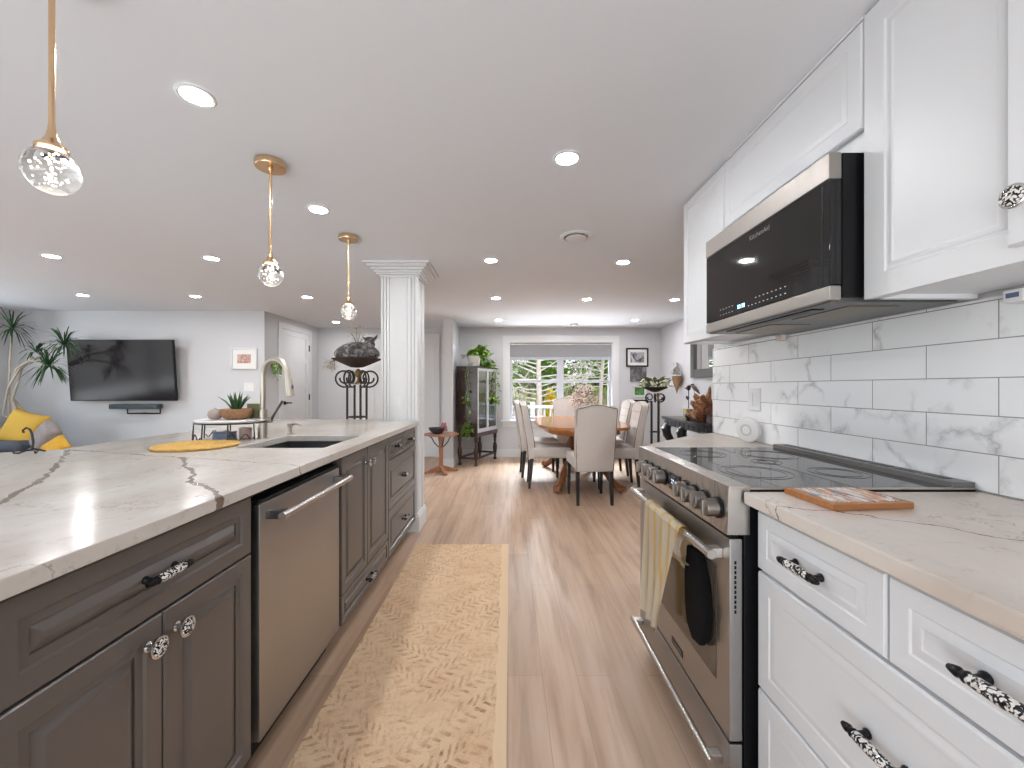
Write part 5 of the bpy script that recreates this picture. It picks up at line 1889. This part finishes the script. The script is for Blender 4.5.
# driftwood sculpture, metal flower, pot, basket
dwd = thing('driftwood_sculpture', 'reddish driftwood burl rising to a dark point on the black console table', 'sculpture', (2.40, 5.0, CZ))
b = MB()
rings = []
path = [(.12, 0, .0, .13), (.10, .0, .05, .17), (.07, -.0, .10, .165), (.02, -.01, .15, .125), (-.05, -.02, .20, .080), (-.10, -.03, .26, .050), (-.13, -.03, .32, .034), (-.15, -.03, .38, .022), (-.16, -.03, .41, .004)]
for i, (yy, xx_, zz, r_) in enumerate(path):
    ring = []
    for j in range(28):
        a = 2 * PI * j / 28
        rr_ = r_ * (1 + .22 * math.sin(a * 5 + i * 1.3) * .6 + .16 * math.sin(a * 9 + i * 2.1) * .6)
        ring.append((2.42 + xx_ + rr_ * .62 * math.cos(a), 4.98 + yy + rr_ * math.sin(a), CZ + .001 + zz + .02 * math.sin(a * 3 + i)))
    rings.append(ring)
zmin = min(p[2] for p in rings[0])
rings[0] = [(x, y, CZ + .0005) for x, y, z in rings[0]]
b.loft(rings)
for k in range(15):
    a = R.uniform(0, 2 * PI)
    q = R.uniform(.0, .26)
    c_ = Vector((2.42 - .09 * math.cos(a * .7) ** 2, 4.98 + .13 - q * .62 + .12 * math.sin(a), CZ + .05 + q))
    e_ = c_ + Vector((-.04, R.uniform(-.06, .09), R.uniform(.02, .10)))
    b.tube([c_ + Vector((.05, 0, -.03)), c_, (c_ + e_) / 2 + Vector((-.02, 0, .01)), e_], [.05, .045, .032, .006], 9)
dm = NT('burl_wood', .45)
nn = dm.noise(14, 5, .7, 1.5)
dm.color(dm.ramp(nn.outputs[0], (.32, (.05, .02, .012)), (.5, (.30, .115, .045)), (.72, (.50, .24, .10))))
dm.bump(nn.outputs[0], .9, .03)
b.build('burl', dm.m, dwd, smooth=60)
mf = Vector((2.40, 5.42, CZ))
fl = thing('metal_flower', 'dark metal flower standing in a square gold pot on the console table', 'ornament', mf)
MB().box((mf.x - .055, mf.y - .055, CZ + .0005), (mf.x + .055, mf.y + .055, CZ + .13), .006).build('pot', plain('gold_leaf_pot', (.42, .33, .13), .45, .2, vary=.3), fl)
b = MB()
b.tube([(mf.x, mf.y, CZ + .13), (mf.x + .004, mf.y + .01, CZ + .28), (mf.x, mf.y, CZ + .37)], .006, 8)
for k in range(7):
    a = 2 * PI * k / 7
    b.leaf((mf.x, mf.y, CZ + .36), (.35 * math.cos(a), math.sin(a), .9 + .6 * math.cos(a)), .10, .06)
b.leaf((mf.x, mf.y, CZ + .23), (0, .8, .8), .10, .05)
b.build('flower', plain('dark_bronze', (.05, .045, .04), .4, .6), fl, recalc=False)
hb = thing('metal_bird', 'dark metal hummingbird ornament beside the metal flower', 'ornament', (2.40, 5.20, CZ))
b = MB()
b.tube([(2.40, 5.22, CZ + .0005), (2.40, 5.23, CZ + .2), (2.40, 5.27, CZ + .40)], .004, 6)
b.tube([(2.40, 5.345, CZ + .44), (2.40, 5.30, CZ + .428), (2.40, 5.24, CZ + .40), (2.40, 5.17, CZ + .365), (2.40, 5.10, CZ + .325)], [.005, .022, .030, .022, .004], 10, flat=.8)
b.ball((2.40, 5.31, CZ + .436), .024, 12, 8)
b.build('bird', plain('dark_copper', (.10, .05, .035), .4, .5), hb)
bs = []
for q, (x, y, r_) in enumerate(((2.34, 5.29, .048), (2.36, 5.19, .045))):
    o = MB().ball((x, y, CZ + r_ + .0005), r_, 18, 12).build('stone_ball', plain('dark_stone_%d' % q, (.06, .06, .065), .4, vary=.6, scale=30))
    tag(o, ['dark mottled stone ball next to the square gold pot', 'dark mottled stone ball touching the driftwood burl'][q], 'ornament')
    bs.append(o)
bx = thing('wooden_box', 'dark reddish wooden box at the kitchen end of the console table', 'box', (2.45, 4.66, CZ))
MB().box((2.30, 4.575, CZ + .0005), (2.60, 4.735, CZ + .085), .004).build('box_body', M_MAHOG, bx)
MB().box((2.295, 4.57, CZ + .086), (2.605, 4.74, CZ + .10), .004).build('lid', M_MAHOG, bx)

# wall pocket with dried flowers
wp = Vector((RIGHT - .03, 6.25, 0))
wk = thing('wall_pocket', 'brown woven wall pocket of dried flowers on the dining wall', 'wall vase', (RIGHT - .06, 6.25, 1.3))
b = MB()
b.lathe([(.004, 1.115), (.030, 1.18), (.075, 1.26), (.105, 1.34), (.108, 1.385), (.098, 1.385), (.09, 1.34), (.0001, 1.30)], 20, T(RIGHT - .065, 6.25, 0), .58, 1.0)
b.build('basket', plain('brown_wicker', (.28, .17, .09), .9, vary=.5, scale=60, bump=.9), wk)
b = MB()
for k in range(60):
    b.leaf((RIGHT - .065 + R.gauss(0, .012), 6.25 + R.gauss(0, .05), 1.39 + abs(R.gauss(.03, .07))), (R.uniform(-.4, .2), R.uniform(-.6, .6), 1), .06, .03)
b.build('dried_flowers', plain('grey_dried_flowers', (.42, .40, .36), .9, vary=.4, scale=30), wk, recalc=False, smooth=0)

# ------------------------------------------------------------------ garden beyond the dining window
def structure(o):
    o['kind'] = 'structure'
    return o


lw = NT('garden_grass', .95)
lw.color(lw.mix(lw.noise(1.2, 6, .7).outputs[0], (.16, .17, .045), (.34, .31, .11)))
o = MB().grid(lambda u, v: (-22 + 46 * u, 7.3 + 24 * v, -.55 + .2 * math.sin(u * 9) * v + (1.75 * max(0, v - .22) ** .8 if v > .22 else 0)), 40, 30).build('lawn', lw.m, smooth=60)
structure(o)
o = structure(MB().box((-2.5, 7.26, -.16), (3.5, 9.3, -.06)).build('deck_floor', plain('grey_deck_boards', (.36, .34, .32), .8, vary=.2), smooth=0))
M_RAIL = plain('shaded_white_rail', (0.27, 0.29, 0.32), .6)  # white paint darkened, the railing's shade is held in this colour
rl = thing('deck_railing', 'white deck railing with square balusters outside the dining window', 'railing', (.4, 9.2, -.06))
b = MB()
b.box((-2.4, 9.16, .74), (3.4, 9.26, .80), .01).box((-2.4, 9.18, .02), (3.4, 9.24, .08), .008)
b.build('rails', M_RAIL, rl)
for k in range(42):
    x = -2.3 + k * .135
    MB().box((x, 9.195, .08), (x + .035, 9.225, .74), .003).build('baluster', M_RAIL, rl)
for x in (-2.4, .5, 3.3):
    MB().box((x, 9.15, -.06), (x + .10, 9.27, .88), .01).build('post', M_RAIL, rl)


def crown(b, c, rad, n_, ln_, wd_):
    for k in range(n_):
        d_ = Vector((R.gauss(0, 1), R.gauss(0, 1), R.gauss(0, 1))).normalized()
        r_ = R.uniform(.45, 1.0) ** .6
        p = Vector(c) + Vector((d_.x * rad[0], d_.y * rad[1], d_.z * rad[2])) * r_
        b.leaf(p, d_ + Vector((R.uniform(-.8, .8), R.uniform(-.8, .8), R.uniform(-.8, .8))), ln_ * R.uniform(.6, 1.3), wd_ * R.uniform(.6, 1.3))


def ground(x, y):
    v = (y - 7.3) / 24
    return -.55 + (1.75 * (v - .22) ** .8 if v > .22 else 0)


def bush(x, y, rx, rz_, mat, label, n_=420, ln_=.30, name='shrub', cat='shrub', cone=False):
    g = ground(x, y)
    t = thing(name, label, cat, (x, y, g - .05))
    b = MB()
    b.tube([(x, y, g - .05), (x + .03, y, g + rz_ * .9)], [.07, .03], 8)
    for k in range(5):
        a = k * 1.3
        b.tube([(x, y, g + .15), (x + rx * .5 * math.cos(a), y + rx * .5 * math.sin(a), g + rz_)], [.04, .015], 6)
    b.build('stems', M_BARK, t)
    b = MB()
    if cone:
        for k in range(7):
            q = k / 6
            crown(b, (x, y, g + .15 + rz_ * 1.8 * q), (rx * (1.05 - q * .75),) * 2 + (rz_ * .28,), n_ // 7, ln_, ln_ * .5)
    else:
        crown(b, (x, y, g + rz_), (rx, rx * .8, rz_), n_, ln_, ln_ * .5)
    b.build('foliage', mat, t, recalc=False, smooth=0)
    return t


M_FORS = plain('forsythia_yellow', (.75, .55, .02), .7, vary=.2, scale=8)
M_EVER = plain('evergreen', (.045, .085, .03), .7, vary=.5, scale=4)
M_MIDG = plain('spring_green', (.20, .34, .05), .7, vary=.4, scale=4)
M_DRY = plain('dry_reed', (.42, .37, .20), .8, vary=.35, scale=6)
bush(1.30, 12.6, .36, .72, M_FORS, 'bright yellow flowering bush outside the window beside the bare trunk', 700, .14, cone=True)
for x, y, rx, rz_, m_, lb in (
        (-3.2, 22, 2.6, 2.3, M_EVER, 'dark evergreen bush at the far side of the garden, seen behind the ivy'),
        (.2, 23, 2.6, 2.5, M_EVER, 'dark evergreen bush behind the bare pale tree'),
        (3.4, 22.5, 2.4, 2.3, M_EVER, 'dark evergreen bush behind the window mullion'),
        (6.0, 22, 2.6, 2.4, M_EVER, 'dark evergreen bush at the picture end of the window'),
        (9.5, 22, 2.6, 2.4, M_EVER, 'dark evergreen bush past the picture end of the window'),
        (1.6, 19.5, 1.3, 1.25, M_MIDG, 'spring green bush in front of the evergreens behind the yellow bush'),
        (4.7, 19.0, 1.25, 1.45, M_MIDG, 'spring green bush low in the far window light by the pictures'),
        (-.8, 19.0, 1.3, 1.2, M_MIDG, 'spring green bush low in the window light by the glass cabinet')):
    bush(x, y, rx, rz_, m_, lb, 1300, .46)
for x, y, lb in ((2.6, 16.5, 'clump of dry pale reeds in the garden behind the dried flowers'), (.4, 16, 'clump of dry pale reeds in the garden behind the bare trunk'), (4.0, 16.5, 'clump of dry pale reeds at the picture end of the window')):
    g = ground(x, y)
    t = thing('reed_clump', lb, 'reeds', (x, y, g - .05))
    b = MB()
    for k in range(150):
        p = Vector((x + R.gauss(0, .5), y + R.gauss(0, .35), g - .05))
        b.tube([p, p + Vector((R.gauss(0, .06), 0, .6)), p + Vector((R.gauss(0, .18), 0, R.uniform(.9, 1.5)))], [.012, .010, .003], 4)
    b.build('reeds', M_DRY, t)


def bare_tree(x, y, h_, lean, label, seed, r0=.10):
    rr_ = random.Random(seed)
    g = ground(x, y)
    t = thing('bare_tree', label, 'tree', (x, y, g - .1))
    b = MB()
    b.tube([(x, y, g - .1), (x + lean * .3, y, g + h_ * .4), (x + lean * .7, y, g + h_ * .75), (x + lean, y, g + h_)], [r0 * 1.15, r0, r0 * .7, r0 * .3], 12)
    b.build('trunk', M_BARK, t)
    b, b2 = MB(), MB()
    for k in range(30):
        q = .38 + .60 * k / 30
        a = rr_.uniform(-.5, .5) + (0 if k % 2 else PI)
        L = rr_.uniform(1.0, 2.2) * (1.15 - q * .5)
        s_ = Vector((x + lean * q, y, g + h_ * q))
        d_ = Vector((math.cos(a), .35 * math.sin(a * 3), rr_.uniform(-.15, .55)))
        pts = [s_, s_ + d_ * L * .35 + Vector((0, 0, .05)), s_ + d_ * L * .7 + Vector((0, 0, rr_.uniform(-.1, .2))), s_ + d_ * L + Vector((0, 0, rr_.uniform(-.1, .3)))]
        b.tube(pts, [.020, .016, .011, .004], 6)
        for j in range(9):
            m_ = pts[1] + (pts[3] - pts[1]) * rr_.uniform(0, 1)
            e_ = m_ + Vector((rr_.uniform(-.3, .3), rr_.uniform(-.2, .2), rr_.uniform(-.2, .4)))
            b.tube([m_, (m_ + e_) / 2 + Vector((0, 0, .03)), e_], [.014, .010, .003], 5)
            for z in range(3):
                b2.leaf(e_, (rr_.uniform(-1, 1), rr_.uniform(-1, 1), rr_.uniform(-1, 1)), .07, .04)
    b.build('branches', plain('white_branch_%d' % seed, (.50, .45, .41), .8, vary=.3), t)
    b2.build('buds', M_MIDG, t, recalc=False, smooth=0)


bare_tree(.86, 11.0, 3.4, -.06, 'pale bare tree with spreading branches outside the window', 4, .085)
bare_tree(3.1, 14.0, 4.2, .3, 'pale bare tree farther off in the window pane next to the pictures', 9, .07)
